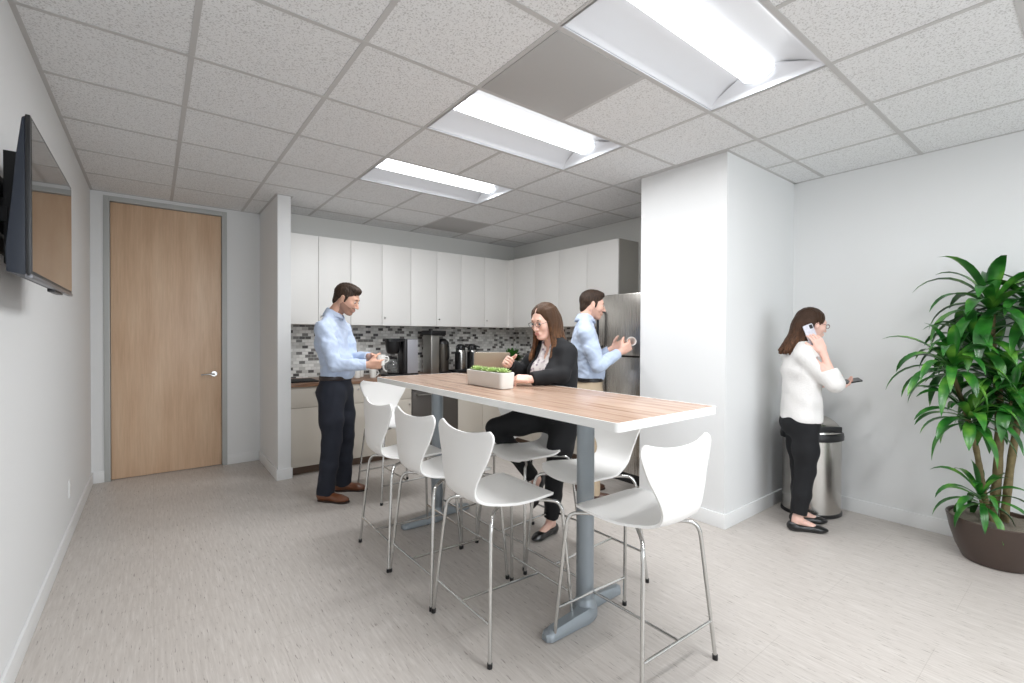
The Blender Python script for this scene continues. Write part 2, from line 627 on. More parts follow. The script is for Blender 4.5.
# wall angle around the edge
g = G()
for (x0, y0, x1, y1) in ((XL, YREAR, XL + 0.02, YD), (XR - 0.02, YREAR, XR, CY0), (CX0 - 0.02, CY0 - 0.02, XR, CY0),
                         (CX0 - 0.02, CY0, CX0, CY1), (XL, YD - 0.02, PX0, YD), (PX0 - 0.02, PY0 - 0.02, PX0, YD),
                         (PX0, PY0 - 0.02, PX1 + 0.02, PY0), (PX1, PY0, PX1 + 0.02, YK), (PX1, YK - 0.02, XK, YK), (XK - 0.02, CY1, XK, YK)):
    g.box(x0, y0, CEIL - 0.002, x1, y1, CEIL + 0.002)
struct(g.build('trim_2', TBAR, smooth=False))
# slab above the suspended ceiling closes the room
struct(G().box(XL - T, YREAR - T, CEIL + 0.12, XR + T, YD + T, CEIL + 0.2).build('ceiling_slab', WALL))

# ceiling troffers: recessed pan, curved reflectors and one glowing lens
LENS = mat('lamp_lens', (255, 255, 255), 0.4, emit=(247, 251, 255), estr=LAMP_EMIT)
PAN = mat('troffer_enamel', (212, 214, 218), 0.4)
def make_troffer(label):
    t = thing('ceiling_light', label, 'ceiling light', (0, 0, 0), 0, 'recessed ceiling troffers')
    L, Wd = GS * 2 - 0.006, GS - 0.006
    hl, hw_ = L / 2, Wd / 2
    g = G()
    # outer pan (open below)
    g.box(-hl, -hw_, 0, hl, -hw_ + 0.004, 0.11).box(-hl, hw_ - 0.004, 0, hl, hw_, 0.11)
    g.box(-hl, -hw_, 0, -hl + 0.004, hw_, 0.11).box(hl - 0.004, -hw_, 0, hl, hw_, 0.11)
    g.box(-hl, -hw_, 0.108, hl, hw_, 0.112)
    for s in (-1, 1):
        g.box(-hl, s * hw_, -0.003, hl, s * (hw_ - 0.014), 0.0)
        g.box(s * hl, -hw_, -0.003, s * (hl - 0.014), hw_, 0.0)
    g.build('housing', PAN, t)
    # two curved wings
    g = G()
    for s in (-1, 1):
        n = 12
        prof = []
        for k in range(n + 1):
            u = k / n
            y = hw_ - 0.014 - u * (hw_ - 0.014 - 0.075)
            z = 0.004 + 0.078 * math.sin(u * math.pi / 2) ** 0.9
            prof.append((s * y, z))
        pts = prof + [(p[0], p[1] + 0.003) for p in reversed(prof)]
        g.prism(pts, -hl + 0.006, hl - 0.006, 0, 'x')
    for s in (-1, 1):     # sloped end plates
        x0, x1 = s * (hl - 0.012), s * (hl - 0.075)
        vs, fs = [], []
        for k in range(13):
            y = -hw_ + 0.014 + (2 * hw_ - 0.028) * k / 12
            d = 1 - abs(y) / hw_
            vs += [(x0, y, 0.002), (x0 + (x1 - x0) * (0.15 + 0.85 * min(1, d * 1.25)), y, 0.012 + 0.075 * min(1, d * 1.3))]
            vs += [(x0, y, 0.006), (x0 + (x1 - x0) * (0.15 + 0.85 * min(1, d * 1.25)), y, 0.016 + 0.075 * min(1, d * 1.3))]
        for k in range(12):
            a = k * 4
            fs += [(a, a + 1, a + 5, a + 4), (a + 2, a + 6, a + 7, a + 3)]
        g.add(vs, fs)
    g.build('reflector', PAN, t)
    g = G()
    pts = []
    for k in range(17):
        a = math.pi * k / 16
        pts.append((0.078 * math.cos(a), 0.070 - 0.045 * math.sin(a)))
    pts += [(-0.078, 0.082), (0.078, 0.082)]
    g.prism(pts, -hl + 0.07, hl - 0.07, 0, 'x')
    ln = g.build('lens', LENS, t)
    ld = bpy.data.lights.new('troffer_lamp', 'AREA')
    ld.shape = 'RECTANGLE'; ld.size = L - 0.16; ld.size_y = 0.12
    ld.energy = LAMP_W; ld.color = (0.97, 0.985, 1.0)
    lo_ = bpy.data.objects.new('troffer_lamp', ld); COL.objects.link(lo_)
    lo_.location = (0, 0, 0.022); lo_.parent = ln
    for s in (-1, 1):
        g = G()
        path = [(s * (hl - 0.066), 0.084 * math.cos(math.pi * k / 16), 0.072 - 0.050 * math.sin(math.pi * k / 16)) for k in range(17)]
        g.tube(path, 0.0035, 6)
        g.build('lens_end_ring', PAN, t)
    return t
lx = GX + 4 * GS
lab = {1: 'farthest of the three lit ceiling troffers, above the kitchen end of the table',
       -1: 'middle of the three lit ceiling troffers, above the long table',
       -3: 'nearest and largest-looking lit ceiling troffer at the top edge of the photo',
       -5: 'lit ceiling troffer behind the viewer, first beyond the photo',
       -7: 'lit ceiling troffer behind the viewer, second beyond the photo',
       -9: 'lit ceiling troffer next to the rear wall'}
t0 = None
for j in LIGHT_J:
    loc = (lx, GY + (j + 0.5) * GS, CEIL)
    if t0 is None:
        t0 = make_troffer(lab[j])
        t0.location = loc
    else:
        copy_thing(t0, loc, 0, lab[j])

# wall outlet on the left wall
o = thing('wall_outlet', 'small white outlet plate low on the left wall', 'outlet', (XL, 4.27, 0.335))
G().rrect(-0.035, -0.057, 0.035, 0.057, 0.006, 0, 0.006, axis='x').build('plate', BASE, o, bevel=0.0015)
g = G()
for s in (-1, 1):
    g.rrect(-0.017, s * 0.021 - 0.014, 0.017, s * 0.021 + 0.014, 0.008, 0.006, 0.0085, axis='x')
g.build('socket', mat('outlet_socket', (214, 214, 210), 0.4), o)

# ------------------------------------------------------------ kitchen
# upper cabinets: units are (label, x0, x1, doors, z0)
UZ0, UZ1 = 1.485, 2.42
KNOBP = CHROME
def cab_unit(name, label, w, d, z0, z1, doors, knobs, frontm, bodym, drawers=0, cat='cabinet', group=None, kick=0.0):
    """origin: front-left-bottom corner on the wall side = (0,0) left, depth towards +y; front plane y=0 (doors stand proud to -0.018)"""
    t = thing(name, label, cat, (0, 0, 0), 0, group)
    G().box(0.001, 0.0, z0 + kick, w - 0.001, d, z1).build('body', bodym, t)
    n = doors
    dz1 = z1
    if drawers:
        dz1 = z1 - 0.205
    for k in range(n):
        a, b = w * k / n, w * (k + 1) / n
        if dz1 > z0 + kick + 0.05:
            dr = G().box(a + 0.002, -0.019, z0 + kick + 0.003, b - 0.002, -0.001, dz1 - 0.002).build('door', frontm, t, bevel=0.0015)
            if knobs and knobs[k] is not None:
                kx = a + 0.03 if knobs[k] == 'l' else b - 0.03
                kz = z0 + 0.09 if z0 > 1 else dz1 - 0.06
                G().tube([(kx, -0.019, kz), (kx, -0.03, kz)], 0.004, 10).tube([(kx, -0.03, kz), (kx, -0.034, kz), (kx, -0.038, kz)], [0.008, 0.0095, 0.006], 14).build('knob', KNOBP, dr)
        if drawers:
            dr = G().box(a + 0.002, -0.019, dz1 + 0.002, b - 0.002, -0.001, z1 - 0.004).build('drawer', frontm, t, bevel=0.0015)
            kx, kz = (a + b) / 2, (dz1 + z1) / 2 + 0.045
            G().tube([(kx, -0.019, kz), (kx, -0.03, kz)], 0.004, 10).tube([(kx, -0.03, kz), (kx, -0.034, kz), (kx, -0.038, kz)], [0.008, 0.0095, 0.006], 14).build('knob', KNOBP, dr)
    if kick:
        G().box(0.001, 0.06, z0, w - 0.001, d, z0 + kick).build('kickboard', mat('kick_brown', (104, 84, 70), 0.6), t)
    return t
GU = 'white wall cabinets'
units = [(PX1 + 0.001, 1.73, 'first double-door white wall cabinet, beside the partition'),
         (1.73, 2.447, 'second double-door white wall cabinet, behind the head of the man at the counter'),
         (2.447, 3.146, 'third double-door white wall cabinet, above the grey coffee urn'),
         (3.146, 3.89, 'fourth double-door white wall cabinet, next to the kitchen corner')]
for x0, x1, lb in units:
    u = cab_unit('wall_cabinet', lb, x1 - x0, YK - 5.13, UZ0, UZ1, 2, (None, 'l'), CABW, CABW, group=GU)
    u.location = (x0, 5.13, 0)
XF = 3.945
o = G().box(3.891, 5.112, UZ0, XF - 0.02, YK - 0.001, UZ1).box(XF - 0.02, 5.022, UZ0, XK - 0.001, YK - 0.001, UZ1).build('corner_filler_panel', CABW)
tag(o, 'narrow white filler strip in the corner between both rows of wall cabinets', 'panel')
u = cab_unit('wall_cabinet', 'double-door white wall cabinet on the right-hand wall next to the corner', 5.02 - 4.11, XK - XF, UZ0, UZ1, 2, None, CABW, CABW, group=GU)
u.location = (XF, 5.02, 0); u.rotation_euler = (0, 0, R(-90))
u = cab_unit('wall_cabinet', 'single white wall cabinet above and behind the man at the fridge', 4.11 - 3.65, XK - XF, UZ0, UZ1, 1, None, CABW, CABW, group=GU)
u.location = (XF, 4.11, 0); u.rotation_euler = (0, 0, R(-90))
u = cab_unit('wall_cabinet', 'short white wall cabinet with grey side beside the fridge top', 3.65 - 3.20, XK - XF, 1.82, UZ1, 1, None, CABW, CABIN, group=GU)
u.location = (XF, 3.65, 0); u.rotation_euler = (0, 0, R(-90))
# base cabinets
CZ = 0.868
GB = 'beige base cabinets'
BY = 4.82
xs = [(PX1 + 0.001, 1.50, 'beige base cabinet with drawer next to the partition, left of the standing man'),
      (1.50, 1.90, 'beige base cabinet with drawer behind the legs of the man at the counter'),
      (1.90, 2.31, 'beige base cabinet with drawer behind the farthest bar stools')]
for x0, x1, lb in xs:
    u = cab_unit('base_cabinet', lb, x1 - x0, YK - BY, 0, CZ, 1, ('r',), CABB, CABB, drawers=1, group=GB, kick=0.085)
    u.location = (x0, BY, 0)
# dishwasher
t = thing('dishwasher', 'dark grey dishwasher front under the counter between beige cabinets', 'dishwasher', (2.31, BY, 0))
DGREY = mat('dishwasher_front', (92, 88, 84), 0.4, metal=0.5)
G().box(0.004, 0.0, 0.085, 0.606, YK - BY - 0.01, CZ - 0.002).build('body', BLACK, t)
G().box(0.006, -0.024, 0.10, 0.604, -0.001, 0.74).build('door', DGREY, t, bevel=0.003)
G().box(0.006, -0.026, 0.745, 0.604, -0.001, CZ - 0.006).build('control_panel', DGREY, t, bevel=0.003)
G().tube([(0.06, -0.024, 0.70), (0.06, -0.05, 0.70), (0.55, -0.05, 0.70), (0.55, -0.024, 0.70)], 0.008, 10).build('handle', STEEL, t)
G().box(0.006, 0.06, 0, 0.604, 0.3, 0.085).build('kickboard', MATS['kick_brown'], t)
for x0, x1, lb in ((2.92, 3.28, 'beige base cabinet seen under the table, right of the dishwasher'),
                   (3.28, 3.655, 'beige base cabinet at the inner corner, behind the seated woman')):
    u = cab_unit('base_cabinet', lb, x1 - x0, YK - BY, 0, CZ, 1, ('r',), CABB, CABB, drawers=1, group=GB, kick=0.085)
    u.location = (x0, BY, 0)
XBF = 3.66
for y1, y0, lb in ((4.80, 4.27, 'beige base cabinet on the right-hand wall nearest the corner, hidden behind the seated woman'),
                   (4.27, 3.74, 'beige base cabinet on the right-hand wall, middle one behind the man at the fridge'),
                   (3.74, 3.13, 'beige base cabinet on the right-hand wall touching the fridge')):
    u = cab_unit('base_cabinet', lb, y1 - y0, XK - XBF - 0.004, 0, CZ, 1, ('r',), CABB, CABB, drawers=1, group=GB, kick=0.085)
    u.location = (XBF, y1, 0); u.rotation_euler = (0, 0, R(-90))
# worktop, L shaped
g = G()
g.prism([(PX1, BY - 0.035), (XBF - 0.035, BY - 0.035), (XBF - 0.035, 3.125), (XK, 3.125), (XK, YK), (PX1, YK)], CZ, CZ + 0.035)
tag(g.build('worktop', m_counter_wood(), bevel=0.003), 'brown wood L-shaped worktop running over the base cabinets', 'countertop')
CT = CZ + 0.035
struct(G().box(PX1, YK - 0.008, CT, XK - 0.008, YK, UZ0).build('backsplash', m_mosaic('x')))
struct(G().box(XK - 0.008, 3.125, CT, XK, YK - 0.008, UZ0).build('backsplash_side', m_mosaic('y')))

# refrigerator
FXF, FY0, FY1, FH = 3.50, 2.42, 3.11, 1.775
t = thing('refrigerator', 'tall stainless steel refrigerator in the recess behind the white column', 'refrigerator', (FXF, (FY0 + FY1) / 2, 0))
hw_ = (FY1 - FY0) / 2
FSTEEL = m_brushed('fridge_steel', (206, 202, 196), 0.26, (3, 200, 3))
FSIDE = mat('fridge_side_grey', (104, 102, 100), 0.45, metal=0.2)
G().box(0.06, -hw_ + 0.004, 0.02, XK - FXF - 0.03, hw_ - 0.004, FH - 0.01).build('body', FSIDE, t, bevel=0.004)
d = G().box(0, -hw_ + 0.003, 1.195, 0.055, hw_ - 0.003, FH).build('door', FSTEEL, t, bevel=0.006, label='upper stainless door')
G().tube(spline([(0.0, hw_ - 0.05, 1.27), (-0.045, hw_ - 0.05, 1.29), (-0.05, hw_ - 0.05, 1.45), (-0.045, hw_ - 0.05, 1.60), (0.0, hw_ - 0.05, 1.62)], 5), 0.012, 12).build('handle', BLACK, d)
d = G().box(0, -hw_ + 0.003, 0.10, 0.055, hw_ - 0.003, 1.18).build('door', FSTEEL, t, bevel=0.006, label='lower stainless door')
G().tube(spline([(0.0, hw_ - 0.05, 0.62), (-0.045, hw_ - 0.05, 0.64), (-0.05, hw_ - 0.05, 0.86), (-0.045, hw_ - 0.05, 1.09), (0.0, hw_ - 0.05, 1.11)], 5), 0.012, 12).build('handle', BLACK, d)
G().box(0.03, -hw_ + 0.01, 0.0, 0.10, hw_ - 0.01, 0.095).build('base_grille', BLACK, t)
G().box(0.0, -hw_ + 0.15, FH - 0.001, 0.06, -hw_ + 0.05, FH + 0.012).build('hinge_cover', BLACK, t)

# things on the worktop --------------------------------------------------
# coffee maker (front towards -x)
t = thing('coffee_maker', 'black coffee maker with a silver panel on the worktop beside the standing man', 'coffee maker', (2.27, 5.02, CT))
SILV = mat('silver_plastic', (176, 176, 182), 0.35, metal=0.4)
G().rrect(-0.20, -0.10, 0.19, 0.10, 0.03, 0, 0.03).build('base', BLACK, t, bevel=0.005)
G().rrect(0.00, -0.095, 0.185, 0.095, 0.03, 0.03, 0.43).build('water_tank', BLACK, t, bevel=0.006)
G().rrect(0.045, -0.103, 0.175, -0.085, 0.005, 0.035, 0.425).build('side_panel', SILV, t, bevel=0.003, label='silver side panel')
g = G().rrect(-0.19, -0.09, 0.03, 0.09, 0.04, 0.40, 0.435)
g.lathe([(0.055, 0.26), (0.07, 0.28), (0.085, 0.36), (0.088, 0.40)], (-0.09, 0, 0), 28)
g.build('brew_head', BLACK, t, bevel=0.0)
GLASS = mat('carafe_glass', (225, 228, 228), 0.04, trans=0.9)
c = G().lathe([(0.055, 0.034), (0.066, 0.045), (0.072, 0.10), (0.066, 0.15), (0.05, 0.185), (0.047, 0.20), (0.043, 0.20), (0.046, 0.183), (0.062, 0.15), (0.068, 0.10), (0.062, 0.048), (0.0, 0.042)], (-0.09, 0, 0), 28, cap=False).build('carafe', GLASS, t)
G().tube(spline([(-0.138, 0, 0.19), (-0.19, 0, 0.20), (-0.205, 0, 0.17), (-0.198, 0, 0.09), (-0.165, 0, 0.06)], 6), 0.0095, 10, flat=1.2).build('handle', CERAM, c)
G().lathe([(0.05, 0.198), (0.05, 0.21), (0.02, 0.222), (0.001, 0.223)], (-0.09, 0, 0), 24).build('lid', BLACK, c)
# coffee urn tower
t = thing('coffee_urn', 'tall grey steel coffee brewer tower with black hood on the worktop', 'coffee urn', (2.86, 5.16, CT))
GST = m_brushed('grey_steel', (170, 168, 163), 0.38, (8, 8, 120))
GST2 = mat('dark_steel', (96, 92, 86), 0.35, metal=0.8)
G().rrect(-0.17, -0.10, -0.05, 0.12, 0.012, 0.0, 0.475).build('tower', GST, t, bevel=0.003)
G().rrect(-0.19, -0.13, 0.03, 0.13, 0.02, 0.475, 0.53).build('hood', BLACK, t, bevel=0.006)
G().rrect(-0.05, -0.10, 0.128, 0.12, 0.02, 0.0, 0.02).build('base', BLACK, t, bevel=0.004)
s = G().lathe([(0.078, 0.02), (0.082, 0.03), (0.082, 0.36)], (0.045, 0.0, 0), 30).build('thermal_server', GST2, t)
G().lathe([(0.082, 0.36), (0.08, 0.385), (0.06, 0.41), (0.035, 0.43), (0.001, 0.435)], (0.045, 0, 0), 30).build('lid', BLACK, s)
G().tube(spline([(0.065, -0.08, 0.34), (0.065, -0.12, 0.33), (0.065, -0.125, 0.20), (0.065, -0.08, 0.17)], 5), 0.009, 10).build('handle', BLACK, s)
# tray with two thermal carafes
o = G().rrect(-0.24, -0.12, 0.24, 0.12, 0.03, 0, 0.035).build('serving_tray', BLACK, bevel=0.008)
o.location = (3.235, 5.10, CT)
tag(o, 'black rectangular tray under the two thermal pots', 'tray')
def thermal(label):
    t = thing('thermal_pot', label, 'thermal pot', (0, 0, 0), 0, 'black pump thermal pots')
    G().lathe([(0.068, 0), (0.072, 0.01), (0.072, 0.21), (0.06, 0.25), (0.045, 0.275)], (0, 0, 0), 28).build('body', STEEL, t)
    g = G()
    for s in (-1, 1):
        pts = [(0.0745 * math.cos(a), 0.0745 * math.sin(a)) for a in [R(-60 + s * 95 + k * 6 - 35) for k in range(13)]]
        pts += [(p[0] * 0.93, p[1] * 0.93) for p in reversed(pts)]
        g.prism(pts, 0.005, 0.225)
    g.build('side_cover', BLACK, t)
    G().lathe([(0.06, 0.246), (0.062, 0.27), (0.056, 0.305), (0.03, 0.325), (0.001, 0.328)], (0, 0, 0), 28).build('lid', BLACK, t)
    G().tube(spline([(-0.04, -0.03, 0.30), (-0.085, -0.06, 0.295), (-0.095, -0.068, 0.22), (-0.075, -0.05, 0.12)], 5), 0.011, 10).build('handle', BLACK, t)
    G().tube([(0.03, -0.03, 0.30), (0.075, -0.07, 0.285)], [0.014, 0.009], 10).build('spout', BLACK, t)
    return t
a = thermal('left one of the two black and silver thermal pots on the tray')
a.location = (3.135, 5.10, CT + 0.035)
copy_thing(a, (3.32, 5.11, CT + 0.035), R(10), 'right one of the two black and silver thermal pots on the tray, nearer the laptop')
# black tray at far left
o = G().rrect(-0.13, -0.16, 0.13, 0.16, 0.02, 0, 0.014).build('flat_tray', BLACKM, bevel=0.004)
o.location = (1.20, 5.02, CT)
tag(o, 'flat black tray on the worktop right beside the partition', 'tray')
# white cups on the worktop behind the man's hands
def mug(label, group='white cups on the worktop', m=CERAM):
    t = thing('mug', label, 'cup', (0, 0, 0), 0, group)
    G().lathe([(0.028, 0), (0.034, 0.004), (0.041, 0.09), (0.038, 0.09), (0.031, 0.01), (0.0, 0.008)], (0, 0, 0), 26, cap=False).build('bowl', m, t)
    G().tube(spline([(0.037, 0, 0.075), (0.06, 0, 0.07), (0.063, 0, 0.04), (0.035, 0, 0.02)], 5), 0.005, 8).build('handle', m, t)
    return t
m1 = mug('white cup standing on the worktop between the man and the coffee maker')
m1.location = (1.93, 4.98, CT)
copy_thing(m1, (1.78, 5.06, CT), 2.0, 'white cup standing on the worktop right behind the waist of the man')
copy_thing(m1, (1.86, 5.17, CT), 4.0, 'white cup at the back of the worktop, farthest from the man')
# small potted plant
def leafy(name, label, loc, r, h, n, pot_r, pot_h, potm, leafm, cat='plant'):
    t = thing(name, label, cat, loc)
    G().lathe([(pot_r * 0.75, 0), (pot_r, pot_h), (pot_r * 0.9, pot_h), (pot_r * 0.85, pot_h - 0.012), (0.0, pot_h - 0.014)], (0, 0, 0), 26, cap=False).build('pot', potm, t)
    g = G()
    for k in range(n):
        a = rnd.uniform(0, 2 * math.pi)
        el = rnd.uniform(0.15, 1.35)
        d = Vector((math.cos(a) * math.cos(el), math.sin(a) * math.cos(el), math.sin(el)))
        base = Vector((d.x * 0.02, d.y * 0.02, pot_h - 0.01))
        L = r * rnd.uniform(0.7, 1.1) * (1 if el < 0.9 else h / r)
        side = d.cross(Vector((0, 0, 1))).normalized()
        vs = []
        ns = 5
        for i in range(ns + 1):
            u = i / ns
            p = base + d * L * u + Vector((0, 0, -0.25 * L * u * u))
            w = 0.028 * math.sin(min(1, u * 1.05 + 0.04) * math.pi) ** 0.8 + 0.001
            vs += [p - side * w, p + Vector((0, 0, -w * 0.25)), p + side * w]
        fs = []
        for i in range(ns):
            a0 = i * 3
            fs += [(a0, a0 + 1, a0 + 4, a0 + 3), (a0 + 1, a0 + 2, a0 + 5, a0 + 4)]
        g.add(vs, fs)
    g.build('foliage', leafm, t)
    return t
LEAF2 = mat('herb_green', (58, 116, 42), 0.5, vary=(30, 0.5))
leafy('potted_plant', 'small bushy green plant in a pot on the worktop behind the laptop', (3.88, 4.98, CT), 0.20, 0.24, 110, 0.07, 0.14, CERAM, LEAF2)

# ------------------------------------------------------------ long table
TX0, TX1, TY0, TY1, TZ = 1.34, 2.045, 1.09, 3.39, 1.06
tab = thing('bar_table', 'long counter-height table with wood laminate top, white edge and grey pedestal legs', 'table', ((TX0 + TX1) / 2, (TY0 + TY1) / 2, 0))
hx, hy = (TX1 - TX0) / 2, (TY1 - TY0) / 2
EDGE = mat('table_edge_white', (238, 238, 236), 0.4)
top = G().rrect(-hx + 0.002, -hy + 0.002, hx - 0.002, hy - 0.002, 0.02, TZ - 0.03, TZ).build('tabletop', m_table_wood(), tab, bevel=0.0015)
g = G()
def band(x0, y0, x1, y1, r, z0, z1, th):
    def ring(o):
        pts = []
        for (cx, cy, a0) in ((x1 - r, y1 - r, 0), (x0 + r, y1 - r, 90), (x0 + r, y0 + r, 180), (x1 - r, y0 + r, 270)):
            for k in range(7):
                a = R(a0 + 15 * k)
                pts.append((cx + (r - o) * math.cos(a), cy + (r - o) * math.sin(a)))
        return pts
    A, B = ring(0), ring(th)
    n = len(A)
    vs = [(p[0], p[1], z0) for p in A] + [(p[0], p[1], z1) for p in A] + [(p[0], p[1], z0) for p in B] + [(p[0], p[1], z1) for p in B]
    fs = []
    for i in range(n):
        j = (i + 1) % n
        fs += [(i, j, n + j, n + i), (2 * n + j, 2 * n + i, 3 * n + i, 3 * n + j), (n + i, n + j, 3 * n + j, 3 * n + i), (j, i, 2 * n + i, 2 * n + j)]
    return vs, fs
g.add(*band(-hx, -hy, hx, hy, 0.022, TZ - 0.034, TZ + 0.0004, 0.006))
g.box(-hx + 0.006, -hy + 0.006, TZ - 0.0335, hx - 0.006, hy - 0.006, TZ - 0.0305)
g.build('edge_band', EDGE, top)
for yy in (1.575, 3.08):
    cy = yy - (TY0 + TY1) / 2
    g = G()
    g.tube([(0, cy, 0.03), (0, cy, TZ - 0.035)], 0.043, 28)
    g.build('column', GREYP, tab)
    G().rrect(-0.2, cy - 0.2, 0.2, cy + 0.2, 0.02, TZ - 0.045, TZ - 0.0345).build('mounting_plate', GREYP, tab)
    # cast foot in a stretched S shape
    g = G()
    path = spline([(-0.30, cy - 0.035, 0.022), (-0.24, cy - 0.035, 0.034), (-0.12, cy - 0.035, 0.045), (-0.05, cy - 0.03, 0.05), (0, cy, 0.052),
                   (0.05, cy + 0.03, 0.05), (0.12, cy + 0.035, 0.045), (0.24, cy + 0.035, 0.034), (0.30, cy + 0.035, 0.022)], 5)
    vs, fs = [], []
    N = len(path)
    for i, p in enumerate(path):
        u = abs(p.x) / 0.30
        w = 0.040 - 0.006 * u + (0.022 * math.exp(-(p.x / 0.05) ** 2))
        if u > 0.93:
            w *= max(0.35, 1 - (u - 0.93) * 7)
        tt = (path[min(i + 1, N - 1)] - path[max(i - 1, 0)]); tt.z = 0; tt.normalize()
        sd = Vector((-tt.y, tt.x, 0))
        h = p.z + 0.012
        for (s, z) in ((-1, 0.004), (-1, h * 0.62), (-0.62, h), (0.62, h), (1, h * 0.62), (1, 0.004)):
            q = p + sd * w * s
            vs.append((q.x, q.y, z))
    for i in range(N - 1):
        for k in range(6):
            a, b = i * 6 + k, i * 6 + (k + 1) % 6
            fs.append((a, b, b + 6, a + 6))
    fs += [tuple(range(6)), tuple((N - 1) * 6 + k for k in range(5, -1, -1))]
    g.add(vs, fs)
    g.lathe([(0.058, 0.02), (0.056, 0.06), (0.046, 0.078), (0.043, 0.09)], (0, cy, 0), 28)
    b = g.build('base_foot', GREYP, tab, angle=50)
    g = G()
    for s in (-1, 1):
        g.tube([(s * 0.275, cy + s * 0.035, 0.0), (s * 0.275, cy + s * 0.035, 0.008)], 0.02, 16)
    g.build('glide', BLACK, b)

# ------------------------------------------------------------ bar stools: one moulded shell on four steel legs
SHELL = mat('stool_shell_white', (240, 239, 237), 0.38, spec=0.45)
def make_stool(label):
    t = thing('bar_stool', label, 'stool', (0, 0, 0), 0, 'white bar stools around the long table')
    # profile: (x, z, half width)
    keys = [(0.200, 0.582, 0.120), (0.195, 0.592, 0.155), (0.178, 0.603, 0.182), (0.130, 0.611, 0.202), (0.07, 0.610, 0.206),
            (0.00, 0.604, 0.199), (-0.07, 0.600, 0.180), (-0.14, 0.604, 0.152), (-0.195, 0.614, 0.132), (-0.236, 0.637, 0.123),
            (-0.256, 0.675, 0.126), (-0.263, 0.725, 0.143), (-0.262, 0.785, 0.169), (-0.257, 0.845, 0.198), (-0.253, 0.885, 0.216),
            (-0.251, 0.906, 0.221), (-0.249, 0.922, 0.213), (-0.248, 0.933, 0.192)]
    prof = spline([(k[0], k[1], k[2]) for k in keys], 3)
    NU = 18
    vs, fs = [], []
    nv = len(prof)
    for i, p in enumerate(prof):
        v = i / (nv - 1)
        p = Vector((p.x, p.y + 0.013, p.z * (1 + 0.045 * min(1, max(0, (p.y - 0.7) / 0.2)))))
        back = min(1, max(0, (p.y - 0.62) / 0.2))
        for k in range(NU + 1):
            u = -1 + 2 * k / NU
            x = p.x + 0.026 * u * u * back - 0.018 * u * u * (1 - back) * (1 if p.x > 0.15 else 0)
            z = p.y + 0.010 * u * u * (1 - back) + (0.022 * (abs(u) ** 2.2) * max(0, (p.y - 0.85) / 0.082) if p.y > 0.85 else 0)
            vs.append((x, p.z * u, z))
    for i in range(nv - 1):
        for k in range(NU):
            a = i * (NU + 1) + k
            fs.append((a, a + 1, a + NU + 2, a + NU + 1))
    g = G().add(vs, fs)
    o = g.build('seat_shell', SHELL, t, angle=180)
    md = o.modifiers.new('thick', 'SOLIDIFY'); md.thickness = 0.011; md.offset = 0
    md = o.modifiers.new('round', 'BEVEL'); md.width = 0.003; md.segments = 2; md.limit_method = 'ANGLE'
    leg_ends = []
    for sx, sy in ((-1, -1), (-1, 1), (1, -1), (1, 1)):
        if sx < 0:
            pts = [(-0.03, sy * 0.03, 0.594), (-0.10, sy * 0.085, 0.586), (-0.165, sy * 0.145, 0.588), (-0.192, sy * 0.172, 0.580), (-0.206, sy * 0.188, 0.551), (-0.212, sy * 0.193, 0.51), (-0.250, sy * 0.243, 0.012)]
        else:
            pts = [(0.03, sy * 0.03, 0.594), (0.10, sy * 0.09, 0.586), (0.155, sy * 0.155, 0.587), (0.188, sy * 0.182, 0.578), (0.202, sy * 0.197, 0.551), (0.207, sy * 0.202, 0.51), (0.240, sy * 0.238, 0.012)]
        path = spline(pts[:6], 5) + [Vector(pts[6])]
        lg = G().tube(path, 0.0085, 12).build('leg', CHROME, t)
        G().tube([(pts[6][0], pts[6][1], 0.0), (pts[6][0] * 0.998, pts[6][1] * 0.998, 0.02)], 0.0115, 12).build('foot_cap', BLACK, lg)
    def at(sx, z):
        a = Vector((-0.212, 0.193, 0.51)) if sx < 0 else Vector((0.207, 0.202, 0.51))
        b = Vector((-0.250, 0.243, 0.012)) if sx < 0 else Vector((0.240, 0.238, 0.012))
        return a.lerp(b, (0.51 - z) / 0.498)
    r, f = at(-1, 0.165), at(1, 0.150)
    g = G()
    g.tube([(r.x, -r.y, r.z), (r.x, r.y, r.z)], 0.0065, 10)
    g.tube([(f.x, -f.y, f.z), (f.x, f.y, f.z)], 0.0065, 10)
    g.tube([(r.x, 0, r.z), (f.x, 0, f.z)], 0.0065, 10)
    g.build('footrest', CHROME, t)
    g = G()
    g.rrect(-0.06, -0.06, 0.06, 0.06, 0.02, 0.584, 0.596)
    g.build('mounting_plate', STEEL, t)
    return t
s0 = make_stool('nearest of the three white bar stools with their backs to the viewer')
s0.location = (1.352, 1.797, 0)
spots = [(1.345, 2.305, 1, 'middle white bar stool of the three with their backs to the viewer'),
         (1.335, 2.785, -1, 'white bar stool nearest the standing man, farthest of the three with backs to the viewer'),
         (1.665, 1.272, 88, 'white bar stool at the near short end of the table, closest to the white column'),
         (1.94, 1.81, 180, 'white bar stool right behind the near table column, on the far side'),
         (1.955, 2.33, 182, 'white bar stool on which the woman at the table is perched'),
         (1.945, 2.80, 180, 'white bar stool on the far side of the table, left of the seated woman'),
         (1.69, 3.83, -88, 'white bar stool at the far short end of the table, beside the standing man')]
for x, y, a, lb in spots:
    copy_thing(s0, (x, y, 0), R(a), lb)

